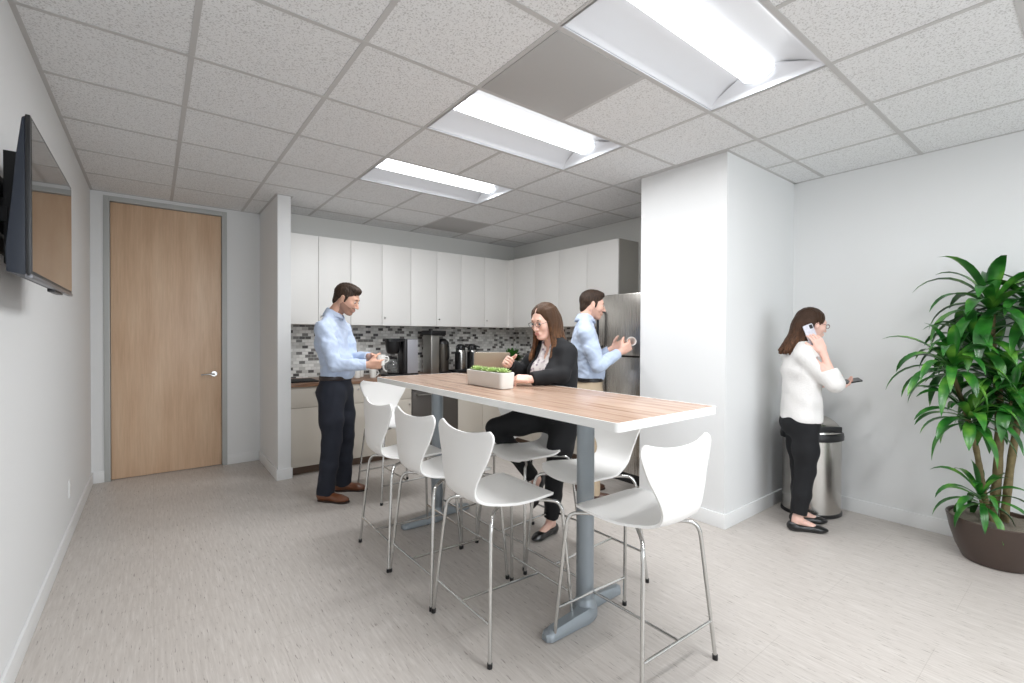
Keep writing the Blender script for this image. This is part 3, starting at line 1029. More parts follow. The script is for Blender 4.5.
# ------------------------------------------------------------ wall television
tv = thing('television', 'black flat screen television on a wall bracket at the left edge', 'television', (XL, 2.475, 1.555))
W_, H_ = 0.90, 0.495
px = 0.155
G().box(px - 0.012, -W_ / 2, 0, px, W_ / 2, H_).build('screen_panel', BLACK, tv, bevel=0.003)
G().box(px - 0.0002, -W_ / 2 + 0.012, 0.018, px + 0.0012, W_ / 2 - 0.012, H_ - 0.012).build('screen', GLASSB, tv)
g = G()
for (y0, y1, z0, z1) in ((-W_ / 2, W_ / 2, -0.001, 0.016),):
    g.box(px - 0.014, y0, z0 - 0.003, px + 0.003, y1, z1 - 0.008)
g.build('lower_trim', mat('trim_grey_plastic', (120, 120, 124), 0.3, metal=0.5), tv, bevel=0.002)
# back shell, thicker towards the bottom
TVB = mat('television_back', (22, 30, 44), 0.45)
pts = [(px - 0.012, 0.004), (px - 0.012, H_ - 0.003), (px - 0.02, H_ - 0.01), (px - 0.032, H_ - 0.12), (px - 0.042, 0.24), (px - 0.056, 0.08), (px - 0.054, 0.012)]
G().prism([(p[0], p[1]) for p in pts], -W_ / 2 + 0.004, W_ / 2 - 0.004, 0, 'y').build('back_shell', TVB, tv, bevel=0.004)
g = G()
g.box(0.0, -0.18, 0.12, 0.012, 0.18, 0.40)
for s in (-1, 1):
    g.box(0.055, s * 0.19 - 0.02, 0.06, 0.09, s * 0.19 + 0.02, 0.44)
    g.box(0.0, s * 0.10 - 0.015, 0.22, 0.075, s * 0.10 + 0.015, 0.30)
    g.box(0.045, s * 0.215, 0.20, 0.065, s * 0.08, 0.25)
g.box(0.03, -0.35, 0.30, 0.05, 0.35, 0.335)
g.box(0.03, -0.35, 0.16, 0.05, 0.35, 0.195)
g.build('wall_bracket', BLACKM, tv, bevel=0.002)
g = G()
g.tube(spline([(0.02, -0.36, 0.33), (0.055, -0.40, 0.28), (0.05, -0.41, 0.18), (0.03, -0.37, 0.10), (0.05, -0.30, 0.07)], 6), 0.006, 8)
g.tube(spline([(0.03, -0.30, 0.36), (0.06, -0.37, 0.30), (0.04, -0.38, 0.16), (0.05, -0.32, 0.05)], 6), 0.005, 8)
g.build('cable', BLACKM, tv)
g = G()
for y in (0.05,):
    g.box(px - 0.03, y, -0.012, px - 0.008, y + 0.20, 0.001)
g.build('sensor_bar', BLACK, tv, bevel=0.002)

# ------------------------------------------------------------ on the table
pl = thing('succulent_planter', 'long white rectangular ceramic planter with green succulents on the table', 'planter', (1.672, 2.372, TZ), R(-1.5))
MARB = mat('planter_white', (224, 222, 217), 0.55, vary=(9, 0.07), bump=(25, 0.3))
g = G()
W1, L1, H1 = 0.056, 0.202, 0.098
vs, fs = [], []
def rr(hx, hy, r, z, n=5):
    out = []
    for (cx, cy, a0) in ((hx - r, hy - r, 0), (-hx + r, hy - r, 90), (-hx + r, -hy + r, 180), (hx - r, -hy + r, 270)):
        for k in range(n + 1):
            a = R(a0 + 90 * k / n)
            out.append((cx + r * math.cos(a), cy + r * math.sin(a), z))
    return out
rings = [rr(W1 - 0.012, L1 - 0.012, 0.02, 0.0), rr(W1 - 0.006, L1 - 0.006, 0.022, 0.004), rr(W1, L1, 0.026, H1 * 0.9), rr(W1 - 0.001, L1 - 0.001, 0.025, H1 - 0.002), rr(W1 - 0.004, L1 - 0.004, 0.024, H1),
         rr(W1 - 0.010, L1 - 0.010, 0.02, H1 - 0.001), rr(W1 - 0.012, L1 - 0.012, 0.018, H1 - 0.02)]
n = len(rings[0])
for r_ in rings:
    vs += r_
for i in range(len(rings) - 1):
    for k in range(n):
        fs.append((i * n + k, i * n + (k + 1) % n, (i + 1) * n + (k + 1) % n, (i + 1) * n + k))
fs.append(tuple(range(n - 1, -1, -1)))
fs.append(tuple((len(rings) - 1) * n + k for k in range(n)))
G().add(vs, fs).build('box_body', MARB, pl)
g = G()
g.box(-W1 + 0.012, -L1 + 0.012, H1 - 0.02, W1 - 0.012, L1 - 0.012, H1 - 0.012)
g.build('soil', SOIL, pl)
SUC = mat('succulent_green', (182, 204, 138), 0.6, vary=(14, 0.3))
def rosette(cx, cy, cz, r, layers=4):
    g = G()
    for l in range(layers):
        nn = 9 - l
        for k in range(nn):
            a = 2 * math.pi * k / nn + l * 0.4 + rnd.uniform(-.1, .1)
            el = R(8 + l * 22)
            d = Vector((math.cos(a) * math.cos(el), math.sin(a) * math.cos(el), math.sin(el)))
            L = r * (1 - 0.16 * l)
            side = Vector((-math.sin(a), math.cos(a), 0))
            nrm = d.cross(side)
            base = Vector((cx, cy, cz))
            vs, fs = [], []
            for i in range(6):
                u = i / 5
                w = L * 0.30 * math.sin(min(1, 0.12 + u * 0.9) * math.pi) ** 0.7 * (1.05 if u < 0.8 else 0.8)
                p = base + d * L * u + Vector((0, 0, L * 0.18 * u * u))
                th = 0.14 * L * (1 - u * 0.7)
                vs += [p - side * w, p + nrm * -th, p + side * w, p + nrm * th * 0.25]
            for i in range(5):
                for k2 in range(4):
                    a0, b0 = i * 4 + k2, i * 4 + (k2 + 1) % 4
                    fs.append((a0, b0, b0 + 4, a0 + 4))
            fs.append((20, 21, 22, 23))
            g.add(vs, fs)
    return g
for k, (cx, cy, r) in enumerate([(-0.005, -0.160, 0.048), (0.015, -0.100, 0.046), (-0.018, -0.060, 0.048), (0.012, -0.02, 0.044), (-0.015, 0.020, 0.038), (0.015, 0.065, 0.042), (-0.012, 0.105, 0.046), (0.008, 0.160, 0.048)]):
    rosette(cx, cy, H1 - 0.004, r).build('succulent', SUC, pl)

ALU = mat('laptop_champagne', (176, 164, 148), 0.35, metal=0.55)
lp = thing('laptop', 'open laptop with a champagne coloured lid behind the succulent planter', 'laptop', (1.94, 2.722, TZ), R(-33))
# local: screen back faces -y; user sits at +y
G().rrect(-0.128, -0.008, 0.128, 0.205, 0.012, 0.001, 0.015).build('base', ALU, lp, bevel=0.002)
g = G()
for i in range(5):
    for k in range(13):
        g.box(-0.115 + k * 0.018, 0.045 + i * 0.017, 0.015, -0.115 + k * 0.018 + 0.014, 0.045 + i * 0.017 + 0.013, 0.0165)
g.build('keyboard', BLACK, lp)
M = Matrix.Translation((0, -0.006, 0.014)) @ Matrix.Rotation(R(14), 4, 'X')
lid = G().rrect(-0.128, 0.0, 0.128, 0.19, 0.012, -0.003, 0.003, axis='y').xform(M).build('screen_lid', ALU, lp, bevel=0.0015)
G().box(-0.119, -0.0042, 0.012, 0.119, -0.0032, 0.180).xform(Matrix.Translation((0, -0.006, 0.014)) @ Matrix.Rotation(R(14), 4, 'X') @ Matrix.Rotation(R(180), 4, 'Z')).build('display', GLASSB, lid)

# ------------------------------------------------------------ waste bin (half-round, steel, domed lid)
b = thing('waste_bin', 'stainless steel trash can with domed lid and black rim behind the woman on the phone', 'trash can', (4.125, 1.43, 0), R(-38))
RB = 0.208
def oval(sc, z, sx=1.0, sy=0.86):
    return [(RB * sc * sx * math.cos(2 * math.pi * k / 40), RB * sc * sy * math.sin(2 * math.pi * k / 40), z) for k in range(40)]
def loft(rings, capb=True, capt=True):
    vs, fs = [], []
    n = len(rings[0])
    for r_ in rings:
        vs += r_
    for i in range(len(rings) - 1):
        for k in range(n):
            fs.append((i * n + k, i * n + (k + 1) % n, (i + 1) * n + (k + 1) % n, (i + 1) * n + k))
    if capb: fs.append(tuple(range(n - 1, -1, -1)))
    if capt: fs.append(tuple((len(rings) - 1) * n + k for k in range(n)))
    return vs, fs
G().add(*loft([oval(0.985, 0.0), oval(1.03, 0.006), oval(1.03, 0.024), oval(1.0, 0.03)])).build('base_ring', BLACK, b)
G().add(*loft([oval(0.99, 0.028), oval(0.99, 0.585)])).build('body', STEELV, b)
G().add(*loft([oval(1.0, 0.58), oval(1.06, 0.586), oval(1.07, 0.61), oval(1.05, 0.635), oval(1.0, 0.64)])).build('rim', BLACK, b)
g = G()
rings = []
for k in range(10):
    a = k / 9 * math.pi / 2
    rings.append(oval(0.97 * max(0.02, math.cos(a)), 0.638 + 0.135 * math.sin(a)))
g.add(*loft(rings))
d = g.build('lid', STEELV, b)
g = G()
g.box(-RB * 0.55, -RB * 0.845 - 0.004, 0.655, RB * 0.55, -RB * 0.70, 0.70)
g.build('flap', BLACK, d, bevel=0.004)

# ------------------------------------------------------------ large potted dracaena
pt = thing('potted_dracaena', 'tall leafy green indoor plant in a dark brown round pot in the right-hand corner', 'plant', (4.10, 0.41, 0))
POTM = mat('pot_brown', (64, 50, 43), 0.38, coat=0.15)
G().lathe([(0.155, 0.0), (0.175, 0.006), (0.215, 0.09), (0.247, 0.20), (0.262, 0.275), (0.268, 0.302), (0.262, 0.308), (0.252, 0.302), (0.247, 0.275), (0.0, 0.270)], (0, 0, 0), 56, cap=False).build('pot', POTM, pt).scale = (0.86, 0.86, 0.88)
vs, fs = [], []
g = G()
nR, nA = 8, 36
vs = [(0, 0, 0.285)]
for i in range(1, nR + 1):
    for k in range(nA):
        a = 2 * math.pi * k / nA
        r_ = 0.249 * i / nR
        vs.append((r_ * math.cos(a), r_ * math.sin(a), 0.283 + rnd.uniform(-0.006, 0.008) + 0.01 * (1 - i / nR)))
fs = [(0, 1 + k, 1 + (k + 1) % nA) for k in range(nA)]
for i in range(nR - 1):
    for k in range(nA):
        fs.append((1 + i * nA + k, 1 + (i + 1) * nA + k, 1 + (i + 1) * nA + (k + 1) % nA, 1 + i * nA + (k + 1) % nA))
g.add(vs, fs)
g.build('soil', SOIL, pt).scale = (0.86, 0.86, 0.88)
CANE = mat('cane_bark', (112, 100, 68), 0.8, vary=(40, 0.5), bump=(60, 0.8, (1, 1, 6)))
# canes: (base xy, tip point) ; rosettes in local coordinates
canes = [([(0.03, 0.02, 0.235), (0.035, 0.0, 0.6), (0.02, 0.0, 1.0), (0.0, 0.03, 1.35), (-0.03, 0.03, 1.52)], 0.021),
         ([(-0.02, 0.03, 0.235), (-0.06, 0.06, 0.5), (-0.10, 0.09, 0.75), (-0.17, 0.14, 1.0), (-0.24, 0.17, 1.16)], 0.015),
         ([(0.0, -0.03, 0.235), (0.05, -0.06, 0.7), (0.08, -0.12, 1.2), (0.06, -0.14, 1.50)], 0.018),
         ([(-0.04, 0.0, 0.235), (-0.05, 0.05, 0.33), (-0.09, 0.06, 0.38)], 0.010),
         ([(-0.09, 0.08, 0.70), (-0.16, 0.09, 0.78), (-0.19, 0.10, 0.86)], 0.009),
         ([(0.02, 0.0, 0.85), (-0.04, -0.04, 0.93), (-0.06, -0.06, 1.0)], 0.010)]
for pts, r_ in canes:
    sp = spline(pts, 8)
    g = G().tube(sp, [r_ * (1.15 - 0.4 * i / len(sp)) * (1 + 0.07 * math.sin(i * 1.9)) for i in range(len(sp))], 12)
    g.build('cane', CANE, pt)
LEAF = m_stripe_leaf()
def leaf(g, base, az, el, L, w, droop, twist=0.0):
    d0 = Vector((math.cos(az) * math.cos(el), math.sin(az) * math.cos(el), math.sin(el)))
    side0 = Vector((-math.sin(az), math.cos(az), 0))
    n = 9
    p = base.copy()
    d = d0.copy()
    vs, fs = [], []
    for i in range(n + 1):
        u = i / n
        ww = w * (0.30 + 0.70 * math.sin(min(1, u * 1.55) * math.pi / 2)) * (1 - max(0, (u - 0.5) / 0.5) ** 1.8) + 0.0008
        up = side0.cross(d).normalized() * -1
        if up.z < 0 and d.z > -0.9: up = -up
        tw = math.cos(twist * u)
        sd = (side0 * tw + up * math.sin(twist * u)).normalized()
        q = p.copy()
        lim = 0.262
        if q.x > lim: q.x = lim + (q.x - lim) * 0.05
        vs += [tuple(q - sd * ww + up * ww * 0.35), tuple(q), tuple(q + sd * ww + up * ww * 0.35)]
        step = L / n
        p = p + d * step
        d = (d + Vector((0, 0, -droop / n * (0.5 + 1.2 * u)))).normalized()
    for v in range(len(vs)):
        if vs[v][0] > 0.272: vs[v] = (0.272, vs[v][1], vs[v][2])
    for i in range(n):
        a0 = i * 3
        fs += [(a0, a0 + 1, a0 + 4, a0 + 3), (a0 + 1, a0 + 2, a0 + 5, a0 + 4)]
    g.add(vs, fs)
def crown(c, n, L, w, spread=1.0, stalk=0.09):
    g = G()
    ga = math.pi * (3 - math.sqrt(5))
    off = rnd.uniform(0, 6)
    for k in range(n):
        u = k / n
        az = off + k * ga + rnd.uniform(-0.2, 0.2)
        el = R(-6 + 84 * u ** 1.15) + rnd.uniform(-0.12, 0.12)
        base = Vector(c) + Vector((0.012 * math.cos(az), 0.012 * math.sin(az), -stalk * (1 - u)))
        leaf(g, base, az, el, L * rnd.uniform(0.8, 1.12) * (0.8 if u > 0.85 else 1), w * rnd.uniform(0.85, 1.15), 2.9 * rnd.uniform(0.7, 1.25) * (1.1 - 0.5 * u), rnd.uniform(-0.5, 0.5))
    return g
for c, n, L, w in [((-0.03, 0.03, 1.60), 32, 0.44, 0.034), ((0.06, -0.14, 1.57), 30, 0.42, 0.034), ((-0.24, 0.17, 1.24), 34, 0.35, 0.028),
                   ((-0.10, 0.10, 1.38), 24, 0.33, 0.028), ((0.0, 0.0, 1.16), 24, 0.36, 0.034), ((-0.19, 0.10, 0.94), 30, 0.31, 0.026), ((0.06, -0.05, 1.06), 24, 0.36, 0.038),
                   ((-0.06, -0.06, 1.05), 22, 0.31, 0.028), ((-0.09, 0.06, 0.44), 24, 0.26, 0.021)]:
    crown(c, n, L, w).build('leaf_crown', LEAF, pt, angle=180)

# ------------------------------------------------------------ smooth implicit bodies -> surface nets
class Field:
    def __init__(s, lo, hi, h):
        s.h = h
        s.lo = np.array(lo, np.float32)
        s.n = tuple(int(math.ceil((b - a) / h)) + 1 for a, b in zip(lo, hi))
        s.ax = [np.float32(lo[i]) + np.arange(s.n[i], dtype=np.float32) * np.float32(h) for i in range(3)]
        s.D = np.full(s.n, 0.5, np.float32)
    def blk(s, lo, hi):
        sl = []
        for i in range(3):
            a = max(0, int((lo[i] - s.lo[i]) / s.h) - 1)
            b = min(s.n[i], int((hi[i] - s.lo[i]) / s.h) + 3)
            if b - a < 2:
                return None
            sl.append(slice(a, b))
        return tuple(sl)
    def pts(s, sl):
        return s.ax[0][sl[0]][:, None, None], s.ax[1][sl[1]][None, :, None], s.ax[2][sl[2]][None, None, :]
    def comb(s, sl, d, k, op):
        A = s.D[sl]
        if op == 'u':
            h = np.maximum(k - np.abs(A - d), 0) / k
            s.D[sl] = np.minimum(A, d) - h * h * (k * 0.25)
        else:                                   # carve
            d = -d
            h = np.maximum(k - np.abs(A - d), 0) / k
            s.D[sl] = np.maximum(A, d) + h * h * (k * 0.25)
    def rc(s, a, b, ra, rb, k=0.012, side=None, flat=1.0, op='u'):
        a = np.array(a, np.float32); b = np.array(b, np.float32)
        m = max(ra, rb) * max(1.0, flat) + k + 3 * s.h
        sl = s.blk(np.minimum(a, b) - m, np.maximum(a, b) + m)
        if sl is None: return s
        X, Y, Z = s.pts(sl)
        ab = b - a
        L2 = float(ab @ ab) + 1e-12
        t = np.clip(((X - a[0]) * ab[0] + (Y - a[1]) * ab[1] + (Z - a[2]) * ab[2]) / L2, 0, 1)
        qx, qy, qz = X - a[0] - t * ab[0], Y - a[1] - t * ab[1], Z - a[2] - t * ab[2]
        q2 = qx * qx + qy * qy + qz * qz
        if side is not None:
            sd = np.array(side, np.float32); sd /= np.linalg.norm(sd)
            c = qx * sd[0] + qy * sd[1] + qz * sd[2]
            q2 = q2 - c * c + (c / flat) ** 2
        d = np.sqrt(np.maximum(q2, 0)) - (ra + (rb - ra) * t)
        if side is not None and flat < 1: d = d * (0.5 + 0.5 * flat)
        s.comb(sl, d.astype(np.float32), k, op)
        return s
    def chain(s, pts, rs, k=0.012, side=None, flat=1.0):
        for i in range(len(pts) - 1):
            s.rc(pts[i], pts[i + 1], rs[i], rs[i + 1], k, side, flat)
        return s
    def ell(s, c, r, k=0.012, axes=None, op='u'):
        c = np.array(c, np.float32)
        M = np.eye(3, dtype=np.float32) if axes is None else np.array(axes, np.float32)
        m = max(r) + k + 3 * s.h
        sl = s.blk(c - m, c + m)
        if sl is None: return s
        X, Y, Z = s.pts(sl)
        x, y, z = X - c[0], Y - c[1], Z - c[2]
        l = [(x * M[i][0] + y * M[i][1] + z * M[i][2]) for i in range(3)]
        k0 = np.sqrt(sum((l[i] / r[i]) ** 2 for i in range(3)))
        k1 = np.sqrt(sum((l[i] / (r[i] * r[i])) ** 2 for i in range(3))) + 1e-6
        s.comb(sl, (k0 * (k0 - 1) / k1).astype(np.float32), k, op)
        return s
    def box(s, c, hf, rad, k=0.01, axes=None, op='u'):
        c = np.array(c, np.float32)
        M = np.eye(3, dtype=np.float32) if axes is None else np.array(axes, np.float32)
        m = float(np.linalg.norm(hf)) + rad + k + 3 * s.h
        sl = s.blk(c - m, c + m)
        if sl is None: return s
        X, Y, Z = s.pts(sl)
        x, y, z = X - c[0], Y - c[1], Z - c[2]
        q = [np.abs(x * M[i][0] + y * M[i][1] + z * M[i][2]) - (hf[i] - rad) for i in range(3)]
        o = np.sqrt(sum(np.maximum(v, 0) ** 2 for v in q)) + np.minimum(np.maximum(q[0], np.maximum(q[1], q[2])), 0) - rad
        s.comb(sl, o.astype(np.float32), k, op)
        return s
    def plane(s, n, c, k=0.004):
        """keep the side where n.p < c"""
        n = np.array(n, np.float32); n /= np.linalg.norm(n)
        X, Y, Z = s.pts((slice(None),) * 3)
        d = X * n[0] + Y * n[1] + Z * n[2] - np.float32(c)
        h = np.maximum(k - np.abs(s.D - d), 0) / k
        s.D = (np.maximum(s.D, d) + h * h * (k * 0.25)).astype(np.float32)
        return s
    def noise(s, amp, f, seed=0.0):
        X, Y, Z = s.pts((slice(None),) * 3)
        w = np.sin(X * f[0] + 2.1 * np.sin(Z * f[2] * 0.43 + seed) + seed) * np.sin(Z * f[2] + 1.7 * np.sin(Y * f[1] * 0.7 + X * f[0] * 0.5) + seed * 2)
        w = w + 0.5 * np.sin(Y * f[1] * 1.3 + X * 9 + Z * f[2] * 0.8 + seed)
        s.D = (s.D + np.float32(amp) * w).astype(np.float32)
        return s
    def mesh(s, name, mats, parent=None, matfn=None, label=None):
        D = s.D
        D[0], D[-1], D[:, 0], D[:, -1], D[:, :, 0], D[:, :, -1] = [0.5] * 6
        ins = D < 0
        nx, ny, nz = s.n
        cnt = np.zeros((nx - 1, ny - 1, nz - 1), np.int8)
        for dx in (0, 1):
            for dy in (0, 1):
                for dz in (0, 1):
                    cnt += ins[dx:nx - 1 + dx, dy:ny - 1 + dy, dz:nz - 1 + dz]
        act = (cnt > 0) & (cnt < 8)
        I = np.argwhere(act)
        idx = np.full(act.shape, -1, np.int32)
        idx[act] = np.arange(len(I), dtype=np.int32)
        pos = np.zeros((len(I), 3), np.float64)
        num = np.zeros(len(I))
        cs = [(dx, dy, dz) for dx in (0, 1) for dy in (0, 1) for dz in (0, 1)]
        val = {c: D[I[:, 0] + c[0], I[:, 1] + c[1], I[:, 2] + c[2]] for c in cs}
        for c in cs:
            for a in range(3):
                if c[a]: continue
                e = list(c); e[a] = 1; e = tuple(e)
                v0, v1 = val[c], val[e]
                x = (v0 < 0) != (v1 < 0)
                t = np.where(x, v0 / np.where(x, v0 - v1, 1), 0)
                p = np.zeros((len(I), 3)) + np.array(c)
                p[:, a] += t
                pos[x] += p[x]
                num[x] += 1
        P = (I + pos / num[:, None]) * s.h + s.lo
        quads = []
        for a in range(3):
            sl0 = [slice(1, -1)] * 3; sl1 = [slice(1, -1)] * 3
            sl0[a] = slice(0, -1); sl1[a] = slice(1, None)
            A, B = ins[tuple(sl0)], ins[tuple(sl1)]
            E = np.argwhere(A != B)
            f = A[E[:, 0], E[:, 1], E[:, 2]]
            base = E.copy()
            o = [i for i in range(3) if i != a]
            base[:, o[0]] += 1; base[:, o[1]] += 1
            q = []
            for (d0, d1) in ((-1, -1), (0, -1), (0, 0), (-1, 0)):
                c = base.copy()
                c[:, o[0]] += d0; c[:, o[1]] += d1
                q.append(idx[c[:, 0], c[:, 1], c[:, 2]])
            q = np.stack(q, 1)
            flip = f if a != 1 else ~f
            q[~flip] = q[~flip][:, ::-1]
            quads.append(q)
        Q = np.concatenate(quads)
        Q = Q[(Q >= 0).all(1)]
        me = bpy.data.meshes.new(name)
        me.vertices.add(len(P)); me.vertices.foreach_set('co', P.astype(np.float32).ravel())
        me.loops.add(len(Q) * 4); me.loops.foreach_set('vertex_index', Q.astype(np.int32).ravel())
        me.polygons.add(len(Q))
        me.polygons.foreach_set('loop_start', np.arange(0, len(Q) * 4, 4, dtype=np.int32))
        me.polygons.foreach_set('loop_total', np.full(len(Q), 4, np.int32))
        ms = mats if isinstance(mats, (list, tuple)) else [mats]
        for m in ms: me.materials.append(m)
        if matfn is not None:
            me.polygons.foreach_set('material_index', matfn(P[Q].mean(1)).astype(np.int32))
        me.polygons.foreach_set('use_smooth', np.ones(len(Q), bool))
        me.update(calc_edges=True)
        o = bpy.data.objects.new(name, me)
        COL.objects.link(o)
        if parent: o.parent = parent
        if label: o['label'] = label
        return o

V = lambda *a: np.array(a, float)
def unit(v):
    v = np.array(v, float); return v / np.linalg.norm(v)
class Frame:
    """o + columns X fwd, Y left, Z up"""
    def __init__(s, o, X, Z=None, sc=1.0):
        s.o = np.array(o, float); s.s = sc
        X = unit(X); Z = np.array(Z if Z is not None else (0, 0, 1), float)
        Y = unit(np.cross(Z, X)); Z = np.cross(X, Y)
        s.M = np.array([X, Y, Z])          # rows are the axes
    def p(s, *q):
        return s.o + s.s * (q[0] * s.M[0] + q[1] * s.M[1] + q[2] * s.M[2])
    def d(s, *q):
        return q[0] * s.M[0] + q[1] * s.M[1] + q[2] * s.M[2]
    def inv(s, P):
        return ((P - s.o) @ s.M.T) / s.s

def head_frame(c, yaw, pitch, roll=0, sc=1.0):
    y, p = R(yaw), R(pitch)
    X = V(math.cos(y) * math.cos(p), math.sin(y) * math.cos(p), -math.sin(p))
    Z = V(math.cos(y) * math.sin(p), math.sin(y) * math.sin(p), math.cos(p))
    if roll:
        Yv = np.cross(Z, X)
        Z = Z * math.cos(R(roll)) + Yv * math.sin(R(roll))
    return Frame(c, X, Z, sc)

def add_head(f, H, female=False):
    s = H.s
    E = lambda c, r, k=0.012, op='u': f.ell(H.p(*c), [v * s for v in r], k * s, H.M, op)
    C = lambda a, b, ra, rb, k=0.01, op='u', side=None, flat=1.0: f.rc(H.p(*a), H.p(*b), ra * s, rb * s, k * s, side, flat, op)
    E((-0.014, 0, 0.032), (0.094, 0.073, 0.084))
    E((0.030, 0, -0.020), (0.058, 0.058, 0.080), 0.03)
    j = 0.043 if not female else 0.036
    for sd in (-1, 1):
        C((-0.005, sd * (j + 0.008), -0.035), (0.050, sd * 0.020, -0.094), 0.024, 0.017, 0.025)
        E((0.058, sd * 0.036, -0.022), (0.026, 0.022, 0.024), 0.02)
    E((0.066, 0, -0.096), (0.021, 0.024, 0.018), 0.02)
    C((0.074, -0.030, 0.022), (0.074, 0.030, 0.022), 0.012, 0.012, 0.02)
    for sd in (-1, 1):
        E((0.096, sd * 0.031, 0.002), (0.017, 0.018, 0.011), 0.014, 's')
        E((0.072, sd * 0.031, 0.001), (0.0155, 0.0155, 0.0125), 0.004)
    C((0.086, 0, 0.008), (0.108 if not female else 0.104, 0, -0.033), 0.0075, 0.0115, 0.008)
    for sd in (-1, 1):
        E((0.095, sd * 0.011, -0.036), (0.011, 0.007, 0.007), 0.006)
    E((0.079, 0, -0.064), (0.018, 0.026, 0.018), 0.012)
    C((0.0905, -0.016, -0.0595), (0.0905, 0.016, -0.0595), 0.0048, 0.0048, 0.005)
    C((0.088, -0.014, -0.0708), (0.088, 0.014, -0.0708), 0.0056, 0.0056, 0.005)
    C((0.101, -0.022, -0.0655), (0.101, 0.022, -0.0655), 0.0018, 0.0018, 0.004, 's')
    for sd in (-1, 1):
        f.ell(H.p(-0.004, sd * 0.074, -0.004), [0.017 * s, 0.008 * s, 0.030 * s], 0.006, Frame((0, 0, 0), H.d(1, sd * 0.35, 0.2), H.d(-0.2, 0, 1)).M)
        f.ell(H.p(0.000, sd * 0.084, -0.002), [0.009 * s, 0.006 * s, 0.016 * s], 0.004, H.M, 's')

def add_hand(f, w, d, n, right, curl=0.5, spread=1.0, sc=1.0, curls=None, thumb=None):
    """w wrist, d towards the fingers, n palm normal (the way the palm looks)"""
    d = unit(d); n = unit(n - np.dot(n, d) * d)
    t = np.cross(d, n) if right else np.cross(n, d)
    w = np.array(w, float)
    q = lambda a, b, c: w + sc * (a * d + b * t + c * n)
    Fm = np.array([d, t, n])
    f.rc(q(-0.03, 0, 0), q(0.02, 0, 0), 0.026 * sc, 0.028 * sc, 0.015, n, 0.72)
    f.box(q(0.050, 0.0, 0), [0.044 * sc, 0.039 * sc, 0.0145 * sc], 0.013 * sc, 0.012, Fm)
    f.rc(q(0.018, 0.022, 0.008), q(0.045, 0.036, 0.012), 0.016 * sc, 0.013 * sc, 0.012)
    L = (0.074, 0.082, 0.076, 0.060)
    ys = (0.0295, 0.0095, -0.0105, -0.030)
    cu = curls or [curl * 0.85, curl, curl * 1.05, curl * 1.1]
    for i in range(4):
        base = q(0.086 if i < 3 else 0.078, ys[i], 0.0)
        r0 = (0.0088, 0.0090, 0.0086, 0.0076)[i] * sc
        ang = 0.15 + cu[i] * 0.9
        fan = (ys[i] * 2.2) * spread
        p = base
        pts = [q(0.070, ys[i] * 0.95, 0.0), p]
        rs = [r0, r0]
        for sgm, fr in enumerate((0.45, 0.31, 0.24)):
            dd = unit(d * math.cos(ang) + n * math.sin(ang) + t * fan * math.cos(ang))
            p = p + dd * L[i] * fr * sc
            pts.append(p); rs.append(r0 * (0.96, 0.88, 0.74)[sgm])
            ang += cu[i] * (1.15 if sgm == 0 else 0.8)
        f.chain(pts, rs, 0.004)
    if thumb is None: thumb = (0.62, 0.66, 0.42)
    b = q(0.022, 0.030, 0.008)
    td = unit(thumb[0] * d + thumb[1] * t + thumb[2] * n)
    p1 = b + td * 0.034 * sc
    td2 = unit(td + 0.35 * d - 0.15 * t + 0.15 * n)
    p2 = p1 + td2 * 0.030 * sc
    p3 = p2 + unit(td2 + 0.25 * d) * 0.022 * sc
    f.chain([b, p1, p2, p3], [0.0135 * sc, 0.0115 * sc, 0.0105 * sc, 0.0085 * sc], 0.006)

def mk_eye(H, t, iris):
    for sd in (-1, 1):
        s = H.s
        o = G().lathe([(0.0001, -0.0125)] + [(0.0125 * math.sin(a), -0.0125 * math.cos(a)) for a in [math.pi * k / 12 for k in range(1, 12)]] + [(0.0001, 0.0125)], (0, 0, 0), 16).build('eye', [mat('eye_white', (196, 188, 182), 0.3)], t)
        o.location = H.p(0.0765, sd * 0.031, 0.0015); o.scale = (s, s, s)
        c = H.p(0.0765, sd * 0.031, 0.0015) + H.d(1, 0, -0.15) * 0.0098 * s
        i = Field(c - 0.01, c + 0.01, 0.0012).ell(c, [0.0040 * s, 0.0068 * s, 0.0068 * s], 0.001, H.M).mesh('iris', mat('iris_' + iris, (60, 44, 34) if iris == 'brown' else (70, 84, 96), 0.15), t)

def brows(H, t, m, th=0.0035):
    for sd in (-1, 1):
        pts = [H.p(0.0875, sd * 0.013, 0.020), H.p(0.088, sd * 0.026, 0.0255), H.p(0.080, sd * 0.043, 0.021)]
        G().tube(spline(pts, 5), [th * H.s * v for v in (0.8,) * 3 + (1,) * 5 + (0.6,) * 3], 6).build('eyebrow', m, t)

def mk_glasses(H, t, m):
    g = G()
    for sd in (-1, 1):
        ring = [H.p(0.101, sd * 0.031 + 0.021 * math.cos(a), 0.0 + 0.0155 * math.sin(a)) for a in [2 * math.pi * k / 18 for k in range(18)]]
        g.tube(ring, 0.0019 * H.s, 6, closed=True)
        g.tube([H.p(0.100, sd * 0.052, 0.004), H.p(0.086, sd * 0.070, 0.006), H.p(0.0, sd * 0.081, 0.006), H.p(-0.012, sd * 0.082, -0.004)], 0.0014 * H.s, 6)
    g.tube([H.p(0.101, -0.010, 0.003), H.p(0.104, 0, 0.005), H.p(0.101, 0.010, 0.003)], 0.0013 * H.s, 6)
    return g.build('glasses', m, t)

def foot_frame(an, toe, up=(0, 0, 1)):
    return Frame(an, toe, up)

